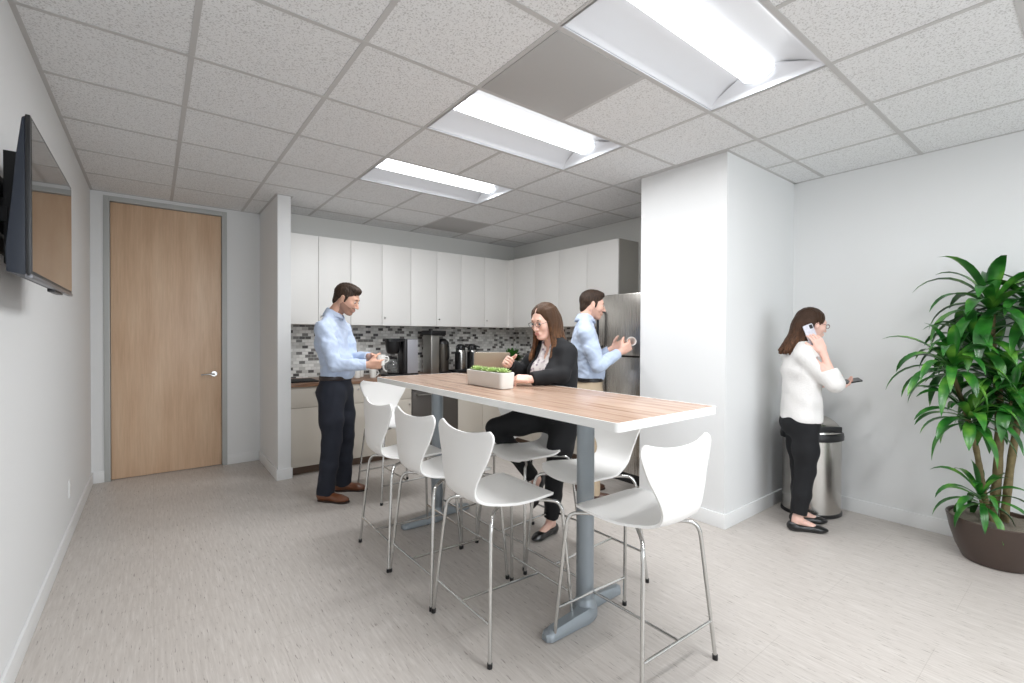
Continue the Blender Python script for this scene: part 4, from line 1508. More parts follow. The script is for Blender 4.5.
def skin_foot(f, Fr):
    f.rc(Fr.p(0, 0, 0), Fr.p(-0.018, 0, -0.050), 0.032, 0.026, 0.015)
    f.rc(Fr.p(0.0, 0, -0.015), Fr.p(0.10, 0, -0.055), 0.030, 0.022, 0.015, Fr.d(0, 0, 1), 0.9)
    f.rc(Fr.p(0.09, 0, -0.056), Fr.p(0.145, 0, -0.066), 0.024, 0.016, 0.012, Fr.d(0, 0, 1), 0.7)

def mens_shoe(Fr, m, sole, parent):
    """ankle at origin, sole 0.085 below"""
    lo = np.min([Fr.p(a, b, c) for a in (-.10, .24) for b in (-.07, .07) for c in (-.11, .05)], 0)
    hi = np.max([Fr.p(a, b, c) for a in (-.10, .24) for b in (-.07, .07) for c in (-.11, .05)], 0)
    f = Field(lo, hi, 0.0045)
    f.ell(Fr.p(-0.035, 0, -0.045), [0.048, 0.036, 0.050], 0.02, Fr.M)
    f.rc(Fr.p(-0.02, 0, -0.04), Fr.p(0.12, 0, -0.060), 0.042, 0.036, 0.03, Fr.d(0, 0, 1), 0.95)
    f.ell(Fr.p(0.145, 0.0, -0.062), [0.062, 0.045, 0.024], 0.03, Fr.M)
    f.ell(Fr.p(-0.01, 0, 0.02), [0.045, 0.03, 0.035], 0.01, Fr.M, 's')
    f.plane(-Fr.M[2], float(-Fr.M[2] @ Fr.p(0, 0, -0.078)))
    o = f.mesh('shoe', m, parent)
    g = Field(lo, hi, 0.0045)
    g.rc(Fr.p(-0.035, 0, -0.079), Fr.p(0.02, 0, -0.079), 0.040, 0.036, 0.03, None, 1)
    g.rc(Fr.p(0.02, 0, -0.079), Fr.p(0.145, 0.0, -0.079), 0.036, 0.047, 0.03)
    g.ell(Fr.p(0.16, 0, -0.079), [0.053, 0.042, 0.03], 0.02, Fr.M)
    g.plane(-Fr.M[2], float(-Fr.M[2] @ Fr.p(0, 0, -0.0885)))
    g.plane(Fr.M[2], float(Fr.M[2] @ Fr.p(0, 0, -0.074)))
    g.mesh('sole', sole, o)
    return o
def flat_shoe(Fr, m, parent, sc=0.9):
    cs = [Fr.p(a, b, c) for a in (-.10, .22) for b in (-.07, .07) for c in (-.12, .03)]
    f = Field(np.min(cs, 0), np.max(cs, 0), 0.004)
    f.ell(Fr.p(-0.03, 0, -0.058), [0.040, 0.033, 0.036], 0.02, Fr.M)
    f.rc(Fr.p(-0.01, 0, -0.064), Fr.p(0.12, 0, -0.070), 0.034, 0.036, 0.03, Fr.d(0, 0, 1), 0.8)
    f.ell(Fr.p(0.145, 0, -0.072), [0.050, 0.032, 0.017], 0.03, Fr.M)
    f.ell(Fr.p(0.035, 0, -0.022), [0.085, 0.030, 0.034], 0.006, Fr.M, 's')
    f.plane(-Fr.M[2], float(-Fr.M[2] @ Fr.p(0, 0, -0.0905)))
    return f.mesh('shoe', m, parent)

def bounds(pts, pad):
    P = np.array(pts)
    return P.min(0) - pad, P.max(0) + pad

def torso_prims(f, J, w, off=0.0, belly=0.0, k=0.05, bust=0.0):
    """torso between pelvis and shoulders; w scales width"""
    fw = J['fwd']
    pel, wa, ch, nk = J['pelvis'], J['waist'], J['chest'], J['neck']
    f.rc(pel, wa, 0.150 * w + off, 0.140 * w + off, k, fw, 0.70)
    fl = J.get('flat', 0.72)
    f.rc(wa, ch, 0.140 * w + off, 0.160 * w + off, k, fw, fl)
    f.rc(ch, ch * 0.35 + nk * 0.65, 0.155 * w + off, 0.085 * w + off, k, fw, fl)
    f.rc(J['shR'], J['shL'], 0.060 * w + off, 0.060 * w + off, k, fw, 0.95)
    if J.get('trap'):
        for q in 'RL':
            f.rc(nk + V(0, 0, J['trap']), J['sh' + q] * 0.55 + nk * 0.45 + V(0, 0, -0.012), 0.046 + off, 0.052 + off, 0.03, fw, 0.95)
    if belly:
        f.ell(wa + fw * belly + V(0, 0, -0.02), [0.10 + off, 0.12 + off, 0.13], 0.06, Frame((0, 0, 0), fw).M)
    if bust:
        ld = np.cross(V(0, 0, 1), fw)
        for sd in (-1, 1):
            f.ell(ch + fw * 0.085 + ld * sd * 0.075 + V(0, 0, -0.02), [0.055 + off, 0.062 + off, 0.062 + off], 0.04, Frame((0, 0, 0), fw).M)

SKIN = {}
def skin_mat(name, rgb):
    m = mat(name, rgb, 0.5, spec=0.35)
    m.node_tree.nodes['Principled BSDF'].inputs['Subsurface Weight'].default_value = 0.12
    m.node_tree.nodes['Principled BSDF'].inputs['Subsurface Radius'].default_value = (0.02, 0.008, 0.004)
    return m

def person_body(t, J, H, hands, skin, lip, female, stubble=None, w=1.0, shrink=0.0):
    pts = [H.p(*c) for c in ((.12, .1, .13), (-.12, -.1, -.13), (.12, -.1, -.13), (-.12, .1, .13))]
    pts += [J[k] for k in ('pelvis', 'shR', 'shL', 'elR', 'elL', 'knR', 'knL', 'anR', 'anL', 'hipR', 'hipL')]
    for sd in 'RL':
        pts += [hands[sd]['w'], hands[sd]['w'] + unit(hands[sd]['d']) * 0.17]
        Fr = J['foot' + sd]
        pts += [Fr.p(-0.06, 0, -0.08), Fr.p(0.17, 0, -0.08)]
    lo, hi = bounds(pts, 0.085)
    f = Field(lo, hi, 0.0045)
    torso_prims(f, J, w * 0.93, -0.014 - shrink)
    nb = J['neck']
    f.rc(H.p(-0.022, 0, -0.045), nb, 0.050 * H.s * (0.86 if female else 1.05), 0.056 * (0.85 if female else 1.05), 0.02)
    a = 0.86 if female else 1.0
    for sd in 'RL':
        h = hands[sd]
        f.chain([J['sh' + sd], J['el' + sd], h['w']], [0.045 * a, 0.036 * a, 0.025 * a], 0.02)
        m = (J['el' + sd] * 0.7 + h['w'] * 0.3)
        f.rc(J['el' + sd], m, 0.036 * a, 0.037 * a, 0.02)
        add_hand(f, h['w'], h['d'], h['n'], sd == 'R', h.get('curl', 0.5), h.get('spread', 1.0), 0.93 if female else 1.05, h.get('curls'), h.get('thumb'))
        f.chain([J['hip' + sd], J['kn' + sd]], [0.074 * a, 0.047 * a], 0.03)
        calf = J['kn' + sd] * 0.65 + J['an' + sd] * 0.35 - J['footb' + sd] * 0.004
        f.chain([J['kn' + sd], calf, J['an' + sd]], [0.046 * a, 0.046 * a, 0.033 * a], 0.02)
        skin_foot(f, J['foot' + sd])
    add_head(f, H, female)
    hidx = 2 if stubble else 1
    def fn(C):
        L = H.inv(C)
        r = np.zeros(len(C), int)
        lips = (L[:, 0] > 0.078) & (np.abs(L[:, 1]) < 0.018) & (L[:, 2] < -0.0560) & (L[:, 2] > -0.0755)
        if stubble:
            st = (L[:, 2] < -0.028 - 0.42 * np.maximum(0, L[:, 0] - 0.01)) & (L[:, 2] > -0.125) & (L[:, 0] > -0.004) & (np.abs(L[:, 1]) < 0.075) & (L[:, 0] < 0.12)
            st |= (L[:, 0] > 0.078) & (np.abs(L[:, 1]) < 0.028) & (L[:, 2] < -0.043) & (L[:, 2] > -0.08)
            r[st] = 2
        r[lips] = 1
        return r
    ms = [skin, lip] + ([stubble] if stubble else [])
    return f.mesh('body', ms, t, fn)

def legs_cloth(name, t, J, m, w, off, r, zcut, seed=1, fold=0.003, top=None, seat=True):
    pts = [J[k] for k in ('pelvis', 'waist', 'knR', 'knL', 'anR', 'anL', 'hipR', 'hipL')]
    lo, hi = bounds(pts, 0.17)
    f = Field(lo, hi, 0.007)
    fw = J['fwd']
    f.rc(J['pelvis'], J['waist'], 0.152 * w + off, 0.141 * w + off, 0.05, fw, 0.72)
    if seat:
        f.ell(J['pelvis'] - fw * 0.045 + V(0, 0, -0.05), [0.085 + off, 0.135 * w + off, 0.095], 0.06, Frame((0, 0, 0), fw).M)
    for sd in 'RL':
        kn, an, hp = J['kn' + sd], J['an' + sd], J['hip' + sd]
        mid = kn * 0.5 + an * 0.5
        f.chain([hp, hp * 0.45 + kn * 0.55, kn], [r[0], r[1], r[2]], 0.035)
        ext = an + unit(an - kn) * zcut[1]
        f.chain([kn, mid, ext], [r[2], r[3], r[4]], 0.02)
        # clean hem: carve everything past the ankle
        ax = unit(an - kn)
        hem = an + ax * zcut[0]
        f.box(hem + ax * 0.08, [0.08, 0.11, 0.11], 0.002, 0.003, Frame((0, 0, 0), ax, fw if abs(ax @ fw) < 0.9 else V(0, 0, 1)).M, 's')
    if fold:
        f.noise(fold, (38, 30, 26), seed)
    if top is not None:
        f.plane((0, 0, 1), top)
    return f.mesh(name, m, t)

def belt(t, J, m, w, off, z, hh=0.017, buckle=True):
    lo, hi = bounds([J['pelvis'], J['waist']], 0.22)
    f = Field(lo, hi, 0.006)
    f.rc(J['pelvis'], J['waist'], 0.152 * w + off, 0.141 * w + off, 0.05, J['fwd'], 0.72)
    f.plane((0, 0, 1), z + hh); f.plane((0, 0, -1), -(z - hh))
    o = f.mesh('belt', m, t)
    fr = Frame((J['pelvis'] + J['waist']) / 2, J['fwd'])
    return o

def sleeves(f, J, r, cuff, hands, k=0.03, sides='RL'):
    for sd in sides:
        sh, el, wr = J['sh' + sd], J['el' + sd], hands[sd]['w']
        end = el + (wr - el) * cuff[sd]
        m = sh * 0.5 + el * 0.5
        f.chain([sh, m, el], [r[0], r[1], r[2]], k)
        f.chain([el, el * 0.5 + end * 0.5, end], [r[2], r[3], r[4]], 0.02)
        ax = unit(wr - el)
        up = V(0, 0, 1) if abs(ax[2]) < 0.9 else V(1, 0, 0)
        f.box(end + ax * 0.05, [0.05, 0.075, 0.075], 0.002, 0.003, Frame((0, 0, 0), ax, up).M, 's')

def collar(t, J, H, m, r=0.062, h=0.045):
    c = J["neck"] + V(0, 0, 0.012)
    ax = unit(H.p(-0.02, 0, -0.05) - c)
    g = G()
    fr = Frame(c, J['fwd'], ax)
    rings = []
    n = 30
    for (rr, z) in ((r * 1.30, -0.020), (r * 1.05, h * 0.55), (r * 0.98, h), (r * 1.10, h * 0.80), (r * 1.42, 0.002), (r * 1.50, -0.018)):
        ring = []
        for k in range(n + 1):
            a = math.pi * (-1 + 2 * k / n) * 0.94
            dip = 0.032 * (abs(a) / math.pi) ** 4
            # opening at the front (a = 0 is the back)
            x, y = -rr * math.cos(a), rr * 0.92 * math.sin(a)
            ring.append(fr.p(x + 0.004, y, z - dip + (0.010 if rr > r * 1.4 else 0) * 0))
        rings.append(ring)
    vs = [p for r_ in rings for p in r_]
    N = n + 1
    fs = []
    for i in range(len(rings) - 1):
        for k in range(n):
            fs.append((i * N + k, i * N + k + 1, (i + 1) * N + k + 1, (i + 1) * N + k))
    g.add(vs, fs)
    o = g.build('collar', m, t, angle=180)
    md = o.modifiers.new('thick', 'SOLIDIFY'); md.thickness = 0.003
    return o

def short_hair(t, H, m, quiff=1.0):
    s = H.s
    f = Field(H.o - 0.16, H.o + 0.16, 0.0035)
    E = lambda c, r, k=0.012, op='u': f.ell(H.p(*c), [v * s for v in r], k * s, H.M, op)
    E((-0.017, 0, 0.036), (0.099, 0.0775, 0.088), 0.01)
    E((0.030, 0, 0.092), (0.052, 0.050, 0.026), 0.03)
    E((0.058, 0.0, 0.090), (0.022, 0.038, 0.015 * quiff), 0.02)
    n = H.d(0.80, 0, -1)
    f.plane(n / 1.0, float(unit(n) @ H.p(0.0, 0, -0.004)), 0.006)
    # keep the forehead and temples clear
    E((0.108, 0, 0.030), (0.040, 0.085, 0.052), 0.008, 's')
    n2 = H.d(0, 0, -1)
    E((-0.068, 0, -0.040), (0.030, 0.050, 0.042), 0.03)
    f.plane(n2, float(n2 @ H.p(0, 0, -0.084)), 0.008)
    for sd in (-1, 1):
        E((0.0, sd * 0.085, -0.012), (0.020, 0.022, 0.034), 0.004, 's')
        f.rc(H.p(0.024, sd * 0.070, 0.02), H.p(0.020, sd * 0.071, -0.020), 0.009 * s, 0.006 * s, 0.006)
    f.noise(0.0012, (160, 170, 90), 1.3)
    return f.mesh('hair', m, t)

# ------------------------------------------------------------ people
SHIRTB = m_shirt('light_blue_cotton', (184, 198, 221))
NAVY = mat('navy_cloth', (24, 28, 40), 0.85, bump=(16, 0.35))
KHAKI = mat('khaki_cloth', (178, 160, 136), 0.85, bump=(16, 0.35))
BLACKC = mat('black_cloth', (13, 14, 18), 0.85, bump=(18, 0.4))
BELT_B = mat('belt_leather', (38, 26, 22), 0.4)
SHOE_BR = mat('brown_leather', (112, 66, 40), 0.32, coat=0.2)
SHOE_BR2 = mat('dark_brown_leather', (82, 56, 44), 0.35, coat=0.2)
SOLE = mat('shoe_sole', (52, 36, 28), 0.6)
SHOE_BK = mat('black_leather', (14, 14, 15), 0.3, coat=0.3)
KNIT = mat('white_knit', (226, 224, 222), 0.95, bump=(120, 0.8), vary=(160, 0.06))
SK_M1 = skin_mat('skin_tan', (208, 164, 142)); SK_M2 = skin_mat('skin_light', (220, 178, 160))
SK_W1 = skin_mat('skin_rosy', (228, 188, 172)); SK_W2 = skin_mat('skin_fair', (230, 190, 176))
LIP_M = mat('lips_muted', (188, 134, 120), 0.45); LIP_W = mat('lips_rose', (212, 148, 140), 0.5)
STUB = mat('stubble', (152, 116, 98), 0.7, vary=(300, 0.2)); STUB2 = mat('light_stubble', (200, 158, 140), 0.7, vary=(300, 0.1))
HAIR_D = m_hair('hair_dark_brown', (34, 25, 20), (72, 55, 44))
HAIR_M = m_hair('hair_brown', (38, 24, 17), (112, 76, 52), 1.30, 1.52)
HAIR_W = m_hair('hair_chestnut', (44, 28, 20), (140, 98, 66), 1.28, 1.50)

def shirt_man(t, J, H, hands, m, hem, cuff, w, belly, seed):
    lo, hi = bounds([J[k] for k in ('pelvis', 'shR', 'shL', 'elR', 'elL', 'neck')] + [hands['R']['w'], hands['L']['w']], 0.16)
    f = Field(lo, hi, 0.006)
    torso_prims(f, J, w, 0.012, belly, 0.05)
    sleeves(f, J, (0.066, 0.063, 0.055, 0.049, 0.042), cuff, hands)
    f.noise(0.0048, (34, 40, 30), seed)
    f.noise(0.0022, (70, 60, 75), seed + 1)
    f.plane((0, 0, -1), -hem)
    f.rc(H.p(-0.03, 0, 0.02), J['neck'] + V(0, 0, 0.012), 0.10, 0.056, 0.01, op='s')
    f.mesh('shirt', m, t)
    for sd in 'RL':
        el, wr = J['el' + sd], hands[sd]['w']
        e = el + (wr - el) * cuff[sd]
        ax = unit(wr - el)
        G().tube([e - ax * 0.045, e - ax * 0.04, e + ax * 0.004, e + ax * 0.006], [0.040, 0.0445, 0.044, 0.036], 20).build('cuff', m, t)

# ---- man at the counter (light blue shirt, navy trousers) -----------------
t = thing('person', 'person in light blue shirt, navy trousers and brown shoes standing at the counter holding a white cup', 'person', (1.240, 4.028, 0), R(-40))
t['label'] = 'person in light blue shirt and navy trousers at the counter with a white cup'
H = head_frame(V(0.090, 0.0, 1.685), 0, 24, 0, 1.08)
J = dict(fwd=V(1, 0, 0), pelvis=V(-0.005, 0, 0.93), flat=0.66, waist=V(-0.005, 0, 1.12), chest=V(-0.045, 0, 1.32), neck=V(-0.028, 0, 1.540), trap=0.03,
         shR=V(-0.035, -0.165, 1.425), shL=V(-0.015, 0.175, 1.425), elR=V(0.085, -0.225, 1.135), elL=V(0.06, 0.20, 1.17),
         hipR=V(-0.005, -0.090, 0.88), hipL=V(0.0, 0.090, 0.88), knR=V(0.005, -0.105, 0.49), knL=V(0.03, 0.115, 0.49),
         anR=V(-0.035, -0.125, 0.088), anL=V(0.005, 0.135, 0.088))
for sd, d in (('R', (0.97, -0.16, 0)), ('L', (1, 0.12, 0))):
    J['foot' + sd] = foot_frame(J['an' + sd], d)
    J['footb' + sd] = J['foot' + sd].M[0]
hands = {'R': dict(w=V(0.335, -0.155, 1.135), d=V(0.92, 0.38, 0.02), n=V(-0.3, 0.8, 0.35), curl=0.75),
         'L': dict(w=V(0.300, 0.010, 1.190), d=V(0.86, -0.48, -0.20), n=V(-0.35, -0.75, -0.5), curl=0.6)}
person_body(t, J, H, hands, SK_M1, LIP_M, False, STUB)
shirt_man(t, J, H, hands, SHIRTB, 1.005, {'R': 0.90, 'L': 0.86}, 1.0, 0.05, 0.5)
legs_cloth('trousers', t, J, NAVY, 1.0, 0.018, (0.108, 0.096, 0.078, 0.072, 0.070), (0.035, 0.10), 2.0, 0.0032, 1.030)
belt(t, J, BELT_B, 1.0, 0.026, 1.018)
for sd in 'RL':
    mens_shoe(J['foot' + sd], SHOE_BR, SOLE, t)
collar(t, J, H, SHIRTB)
short_hair(t, H, HAIR_D, 1.2)
mk_eye(H, t, 'brown'); brows(H, t, HAIR_D, 0.004)
a = t.matrix_basis
cupA = copy_thing(m1, (1.497, 3.694, 1.125), R(-20), 'white cup held in both hands by the man at the counter')
if 'group' in cupA: del cupA['group']

# ---- man at the refrigerator (light blue shirt, khaki trousers) ------------
t = thing('person', 'person in light blue shirt and khaki trousers at the refrigerator with a paper cup', 'person', (2.976, 2.738, 0), R(-36))
H = head_frame(V(0.030, 0.012, 1.648), -4, 9, 0, 1.04)
J = dict(fwd=V(1, 0, 0), pelvis=V(-0.005, 0, 0.92), flat=0.67, waist=V(-0.005, 0, 1.11), chest=V(-0.035, 0, 1.30), neck=V(-0.038, 0.005, 1.510), trap=0.03,
         shR=V(-0.060, -0.165, 1.405), shL=V(-0.03, 0.175, 1.405), elR=V(0.035, -0.215, 1.135), elL=V(0.05, 0.21, 1.15),
         hipR=V(-0.005, -0.090, 0.87), hipL=V(0.0, 0.090, 0.87), knR=V(0.01, -0.105, 0.48), knL=V(0.02, 0.115, 0.48),
         anR=V(0.0, -0.125, 0.088), anL=V(-0.02, 0.135, 0.088))
for sd, d in (('R', (0.98, -0.14, 0)), ('L', (1, 0.18, 0))):
    J['foot' + sd] = foot_frame(J['an' + sd], d)
    J['footb' + sd] = J['foot' + sd].M[0]
hands = {'R': dict(w=V(0.262, -0.085, 1.252), d=V(0.84, 0.25, 0.48), n=V(-0.3, 0.9, 0.1), curl=0.7),
         'L': dict(w=V(0.240, 0.120, 1.265), d=V(0.85, -0.30, 0.45), n=V(-0.25, -0.9, 0.1), curl=0.65)}
person_body(t, J, H, hands, SK_M2, LIP_M, False, STUB2)
shirt_man(t, J, H, hands, SHIRTB, 0.995, {'R': 0.80, 'L': 0.82}, 0.98, 0.03, 1.7)
legs_cloth('trousers', t, J, KHAKI, 0.98, 0.018, (0.106, 0.096, 0.080, 0.075, 0.073), (0.035, 0.10), 3.0, 0.0035, 1.022)
belt(t, J, mat('belt_black', (18, 16, 16), 0.4), 0.98, 0.026, 1.008)
for sd in 'RL':
    mens_shoe(J['foot' + sd], SHOE_BR2, SOLE, t)
collar(t, J, H, SHIRTB)
short_hair(t, H, HAIR_D, 0.8)
mk_eye(H, t, 'brown'); brows(H, t, HAIR_D, 0.004)
cup = thing('paper_cup', 'white paper cup held up by the man at the refrigerator door', 'cup', (3.284, 2.556, 1.300), 0)
cup.rotation_euler = (R(70), 0, R(-38))
PAPER = mat('paper_white', (232, 228, 224), 0.7)
G().lathe([(0.026, 0), (0.037, 0.10), (0.0385, 0.102), (0.036, 0.103), (0.035, 0.099), (0.025, 0.004), (0.0, 0.004)], (0, 0, 0), 28, cap=False).build('cup_body', PAPER, cup)
G().tube([(0.0385 * math.cos(a), 0.0385 * math.sin(a), 0.102) for a in [2 * math.pi * k / 24 for k in range(24)]], 0.0022, 6, closed=True).build('rim', PAPER, cup)

# ---- long hair ---------------------------------------------------------------
def long_hair(t, H, m, locks, part=0.2, cap=1.0):
    s = H.s
    P = [H.p(0.12, 0, 0.13), H.p(-0.13, 0, 0), H.p(0, 0.12, 0), H.p(0, -0.12, 0)]
    for l in locks: P += list(l[0])
    lo, hi = bounds(P, 0.05)
    f = Field(lo, hi, 0.004)
    E = lambda c, r, k=0.012, op='u': f.ell(H.p(*c), [v * s for v in r], k * s, H.M, op)
    E((-0.018, 0, 0.037), (0.101, 0.084, 0.090), 0.01)
    n = H.d(0.62, 0, -1)
    f.plane(n, float(unit(n) @ H.p(0.0, 0, -0.045)), 0.006)
    E((0.110, 0, -0.008), (0.078, 0.084, 0.092), 0.012, 's')
    E((0.085, part * 0.06, 0.105), (0.05, 0.008, 0.03), 0.01, 's')
    for pts, rs in locks:
        sp = spline(pts, 4)
        N = len(sp)
        rr = [rs[0] + (rs[1] - rs[0]) * (i / (N - 1)) for i in range(N)]
        f.chain([np.array(p) for p in sp], rr, 0.007)
    f.noise(0.0014, (150, 150, 34), 0.7)
    return f.mesh('hair', m, t)

# ---- woman on the phone --------------------------------------------------------
t = thing('person', 'person with long brown hair in white sweater and black trousers talking on a phone by the steel trash can', 'person', (3.729, 1.361, 0), R(-45))
t['label'] = 'long-haired person in white sweater and black trousers phoning beside the steel trash can'
H = head_frame(V(0.074, 0.022, 1.470), 4, 10, 0, 0.97)
J = dict(fwd=V(1, 0, 0), pelvis=V(0.0, 0.0, 0.80), waist=V(0.0, 0, 0.97), chest=V(-0.01, 0.0, 1.135), neck=V(0.012, 0.008, 1.335), trap=0.004,
         shR=V(-0.035, -0.135, 1.245), shL=V(-0.01, 0.145, 1.245), elR=V(0.120, -0.200, 1.060), elL=V(0.065, 0.185, 1.02),
         hipR=V(-0.005, -0.075, 0.76), hipL=V(0.01, 0.075, 0.76), knR=V(-0.005, -0.078, 0.43), knL=V(0.035, 0.072, 0.43),
         anR=V(-0.055, -0.085, 0.092), anL=V(0.030, 0.075, 0.092))
for sd, d in (('R', (0.98, -0.10, 0)), ('L', (1, 0.0, 0))):
    J['foot' + sd] = foot_frame(J['an' + sd], d)
    J['footb' + sd] = J['foot' + sd].M[0]
hands = {'R': dict(w=V(0.062, -0.152, 1.282), d=V(-0.40, 0.02, 0.91), n=V(-0.08, 0.98, -0.05), curl=0.38, thumb=(0.7, 0.5, 0.3)),
         'L': dict(w=V(0.280, 0.135, 1.022), d=V(0.96, -0.12, 0.05), n=V(-0.05, -0.35, 0.93), curl=0.45)}
person_body(t, J, H, hands, SK_W2, LIP_W, True, None, 0.84)
lo, hi = bounds([J[k] for k in ('pelvis', 'shR', 'shL', 'elR', 'elL', 'neck')] + [hands['R']['w'], hands['L']['w']], 0.15)
f = Field(lo, hi, 0.0055)
torso_prims(f, J, 0.84, 0.014, 0.0, 0.05, bust=1)
f.rc(J['pelvis'] + V(0, 0, 0.0), J['waist'], 0.158, 0.132, 0.05, J['fwd'], 0.80)
sleeves(f, J, (0.058, 0.058, 0.056, 0.050, 0.044), {'R': 0.42, 'L': 0.62}, hands)
f.noise(0.004, (30, 36, 26), 2.2)
f.plane((0, 0, -1), -0.775)
f.rc(H.p(-0.03, 0, 0.02), J['neck'] + V(0.015, 0, 0.012), 0.09, 0.058, 0.01, op='s')
f.mesh('sweater', KNIT, t)
legs_cloth('trousers', t, J, BLACKC, 0.86, 0.006, (0.090, 0.080, 0.064, 0.060, 0.048), (-0.03, 0.05), 4.0, 0.002, 0.85)
for sd in 'RL':
    flat_shoe(J['foot' + sd], SHOE_BK, t)
locks = []
for k in range(26):
    a = R(98 + k * 164 / 25)              # around the back, from one temple to the other
    x, y = -0.018 + 0.094 * math.cos(a), 0.080 * math.sin(a)
    st = H.p(x * 0.8, y * 0.8, 0.075)
    md = H.p(x * 1.02 - 0.004, y * 1.03, 0.0)
    m2 = H.p(x * 1.05 - 0.010, y * 1.04, -0.085)
    back = max(0, -math.cos(a))
    e1 = m2 + V(-0.022 - 0.018 * back, 0.010 * math.sin(k), -0.075)
    e2 = e1 + V(-0.022 - 0.016 * back, 0.008 * math.sin(k * 2.3), -0.055 - 0.02 * (k % 3) * 0.5)
    locks.append(((st, md, m2, e1, e2), (0.015, 0.009)))
long_hair(t, H, HAIR_M, locks, 0.25)
mk_eye(H, t, 'brown'); brows(H, t, HAIR_M, 0.003)
mk_glasses(H, t, mat('glasses_brown', (110, 50, 40), 0.3))
# phone at the ear
ph = thing('mobile_phone', 'phone in a pale patterned case held to the ear of the woman', 'phone', (3.729, 1.361, 0), R(-45))
PHC = mat('phone_case_pale', (206, 206, 216), 0.35, vary=(60, 0.25))
fr = Frame(V(0.008, -0.108, 1.398), V(0.36, -0.02, -0.93), V(0.15, -0.98, 0.1))
M = Matrix(((fr.M[0][0], fr.M[1][0], fr.M[2][0], fr.o[0]), (fr.M[0][1], fr.M[1][1], fr.M[2][1], fr.o[1]), (fr.M[0][2], fr.M[1][2], fr.M[2][2], fr.o[2]), (0, 0, 0, 1)))
G().rrect(-0.070, -0.035, 0.070, 0.035, 0.008, -0.004, 0.005).xform(M).build('case', PHC, ph, bevel=0.0015)
G().rrect(-0.065, -0.031, 0.065, 0.031, 0.006, -0.005, -0.0035).xform(M).build('screen', GLASSB, ph)
G().rrect(-0.064, 0.006, -0.036, 0.029, 0.005, 0.005, 0.0065).xform(M).build('camera_bump', BLACK, ph)
p2 = thing('handheld_phone', 'dark phone lying in the outstretched left hand of the woman by the trash can', 'phone', (3.729, 1.361, 0), R(-45))
fr = Frame(V(0.392, 0.122, 1.052), V(0.95, -0.1, 0.20), V(-0.2, -0.25, 0.95))
M = Matrix(((fr.M[0][0], fr.M[1][0], fr.M[2][0], fr.o[0]), (fr.M[0][1], fr.M[1][1], fr.M[2][1], fr.o[1]), (fr.M[0][2], fr.M[1][2], fr.M[2][2], fr.o[2]), (0, 0, 0, 1)))
G().rrect(-0.070, -0.034, 0.070, 0.034, 0.008, -0.004, 0.004).xform(M).build('case', BLACK, p2, bevel=0.0015)
G().rrect(-0.065, -0.031, 0.065, 0.031, 0.006, 0.004, 0.0048).xform(M).build('screen', GLASSB, p2)

# ---- woman perched at the table --------------------------------------------------
t = thing('person', 'person in black blazer with long brown hair seated at the table', 'person', (2.20, 2.32, 0), R(180))
H = head_frame(V(0.090, -0.030, 1.478), 6, 16, 0, 1.0)
J = dict(fwd=V(1, 0, 0), pelvis=V(0.0, 0.0, 0.84), waist=V(0.015, 0, 1.00), chest=V(0.020, 0.0, 1.155), neck=V(0.035, -0.010, 1.340), trap=0.004,
         shR=V(-0.005, -0.150, 1.268), shL=V(0.015, 0.108, 1.262), elR=V(0.11, -0.25, 1.120), elL=V(0.105, 0.160, 1.128),
         hipR=V(0.01, -0.085, 0.81), hipL=V(-0.005, 0.085, 0.81), knR=V(0.315, -0.280, 0.738), knL=V(0.050, 0.045, 0.47),
         anR=V(0.005, -0.220, 0.335), anL=V(0.015, -0.035, 0.095))
J['footR'] = Frame(J['anR'], V(0.50, 0.05, -0.86), V(0.86, 0, 0.5)); J['footbR'] = J['footR'].M[0]
J['footL'] = Frame(J['anL'], V(0.98, 0.15, 0.0)); J['footbL'] = J['footL'].M[0]
hands = {'R': dict(w=V(0.275, -0.185, 1.185), d=V(0.75, 0.55, 0.35), n=V(-0.3, 0.75, -0.4), curl=1.2),
         'L': dict(w=V(0.312, 0.085, 1.103), d=V(0.72, -0.69, 0.05), n=V(-0.35, -0.35, -0.85), curl=0.62)}
person_body(t, J, H, hands, SK_W1, LIP_W, True, None, 0.92)
lo, hi = bounds([J[k] for k in ('pelvis', 'shR', 'shL', 'elR', 'elL', 'neck')] + [hands['R']['w'], hands['L']['w']], 0.17)
f = Field(lo, hi, 0.006)
torso_prims(f, J, 0.91, 0.008, 0.0, 0.05, bust=1)
f.noise(0.002, (40, 46, 46), 0.4)
f.plane((0, 0, -1), -0.86)
f.rc(H.p(-0.03, 0, 0.02), J['neck'] + V(0.015, 0, 0.012), 0.09, 0.056, 0.01, op='s')
f.ell(V(0.125, -0.01, 1.32), [0.06, 0.040, 0.11], 0.01, None, 's')
f.mesh('blouse', m_blouse(), t)
f = Field(lo, hi, 0.006)
torso_prims(f, J, 0.93, 0.020, 0.0, 0.05, bust=1)
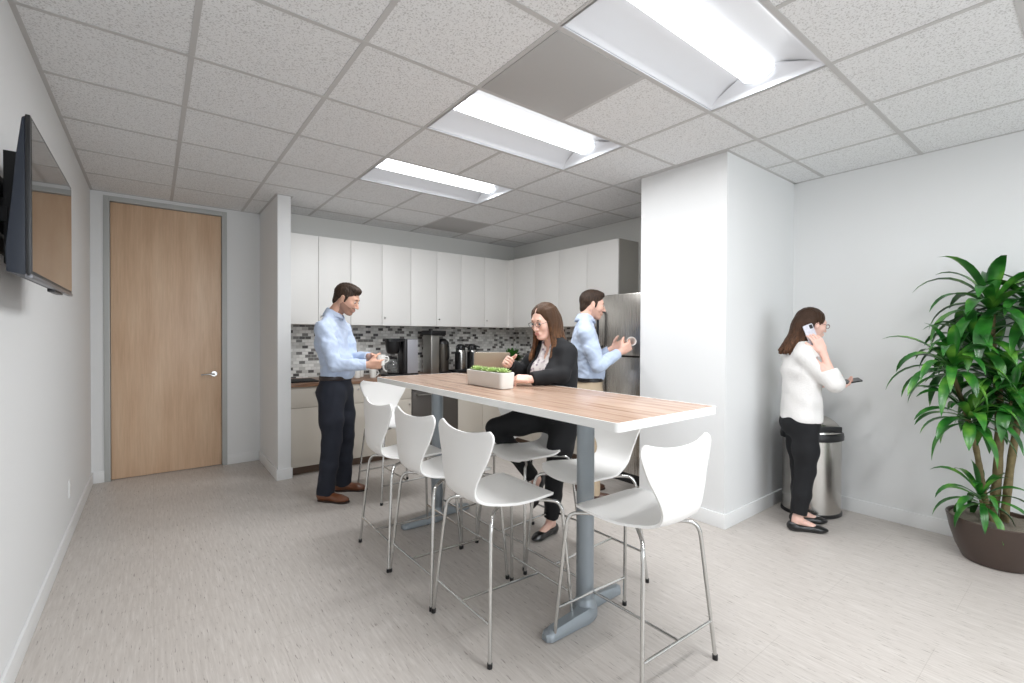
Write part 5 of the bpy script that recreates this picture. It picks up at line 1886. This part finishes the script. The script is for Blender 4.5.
f.rc(J['pelvis'] + V(0, 0, -0.02), J['waist'], 0.170, 0.152, 0.05, J['fwd'], 0.82)
sleeves(f, J, (0.057, 0.054, 0.052, 0.047, 0.041), {'R': 0.93, 'L': 0.93}, hands)
f.noise(0.0038, (30, 34, 28), 5.1)
f.plane((0, 0, -1), -0.80)
# open front: a tapering gap
for z0, z1, w0, w1 in ((0.78, 1.02, 0.070, 0.070), (1.02, 1.20, 0.070, 0.076), (1.20, 1.36, 0.076, 0.056)):
    f.rc(V(0.17, -0.012, z0), V(0.12 if z1 > 1.3 else 0.17, -0.010, z1), w0, w1, 0.01, J['fwd'], 2.2, 's')
f.rc(H.p(-0.03, 0, 0.02), J['neck'] + V(0.02, 0, 0.0), 0.10, 0.062, 0.01, op='s')
f.mesh('blazer', BLACKC, t)
legs_cloth('trousers', t, J, BLACKC, 0.95, 0.008, (0.100, 0.086, 0.066, 0.060, 0.048), (-0.03, 0.05), 6.0, 0.0022, 0.95)
flat_shoe(J['footL'], SHOE_BK, t)
flat_shoe(J['footR'], SHOE_BK, t)
locks = []
for k in range(34):
    a = R(58 + k * 244 / 33)
    x, y = -0.018 + 0.094 * math.cos(a), 0.081 * math.sin(a)
    st = H.p(x * 0.8, y * 0.8, 0.075)
    md = H.p(x * 1.02 - 0.004, y * 1.04, 0.0)
    m2 = H.p(x * 1.04, y * 1.10, -0.085)
    fr_ = max(0, math.cos(a))
    sgn = 1 if y > 0 else -1
    wave = 0.012 * math.sin(k * 1.9)
    e1 = m2 + V(0.010 + wave * 0.5 - 0.02 * (1 - fr_), sgn * 0.014 + wave, -0.085)
    e2 = e1 + V(0.014 + 0.016 * fr_, sgn * 0.006 - wave, -0.060)
    e3 = e2 + V(0.008, -sgn * 0.004 + wave, -0.035 - 0.02 * (k % 3) * 0.5)
    locks.append(((st, md, m2, e1, e2, e3), (0.0155, 0.009)))
long_hair(t, H, HAIR_W, locks, -0.1)
mk_eye(H, t, 'grey'); brows(H, t, HAIR_M, 0.003)
mk_glasses(H, t, mat('glasses_metal', (90, 88, 90), 0.3, metal=0.8))
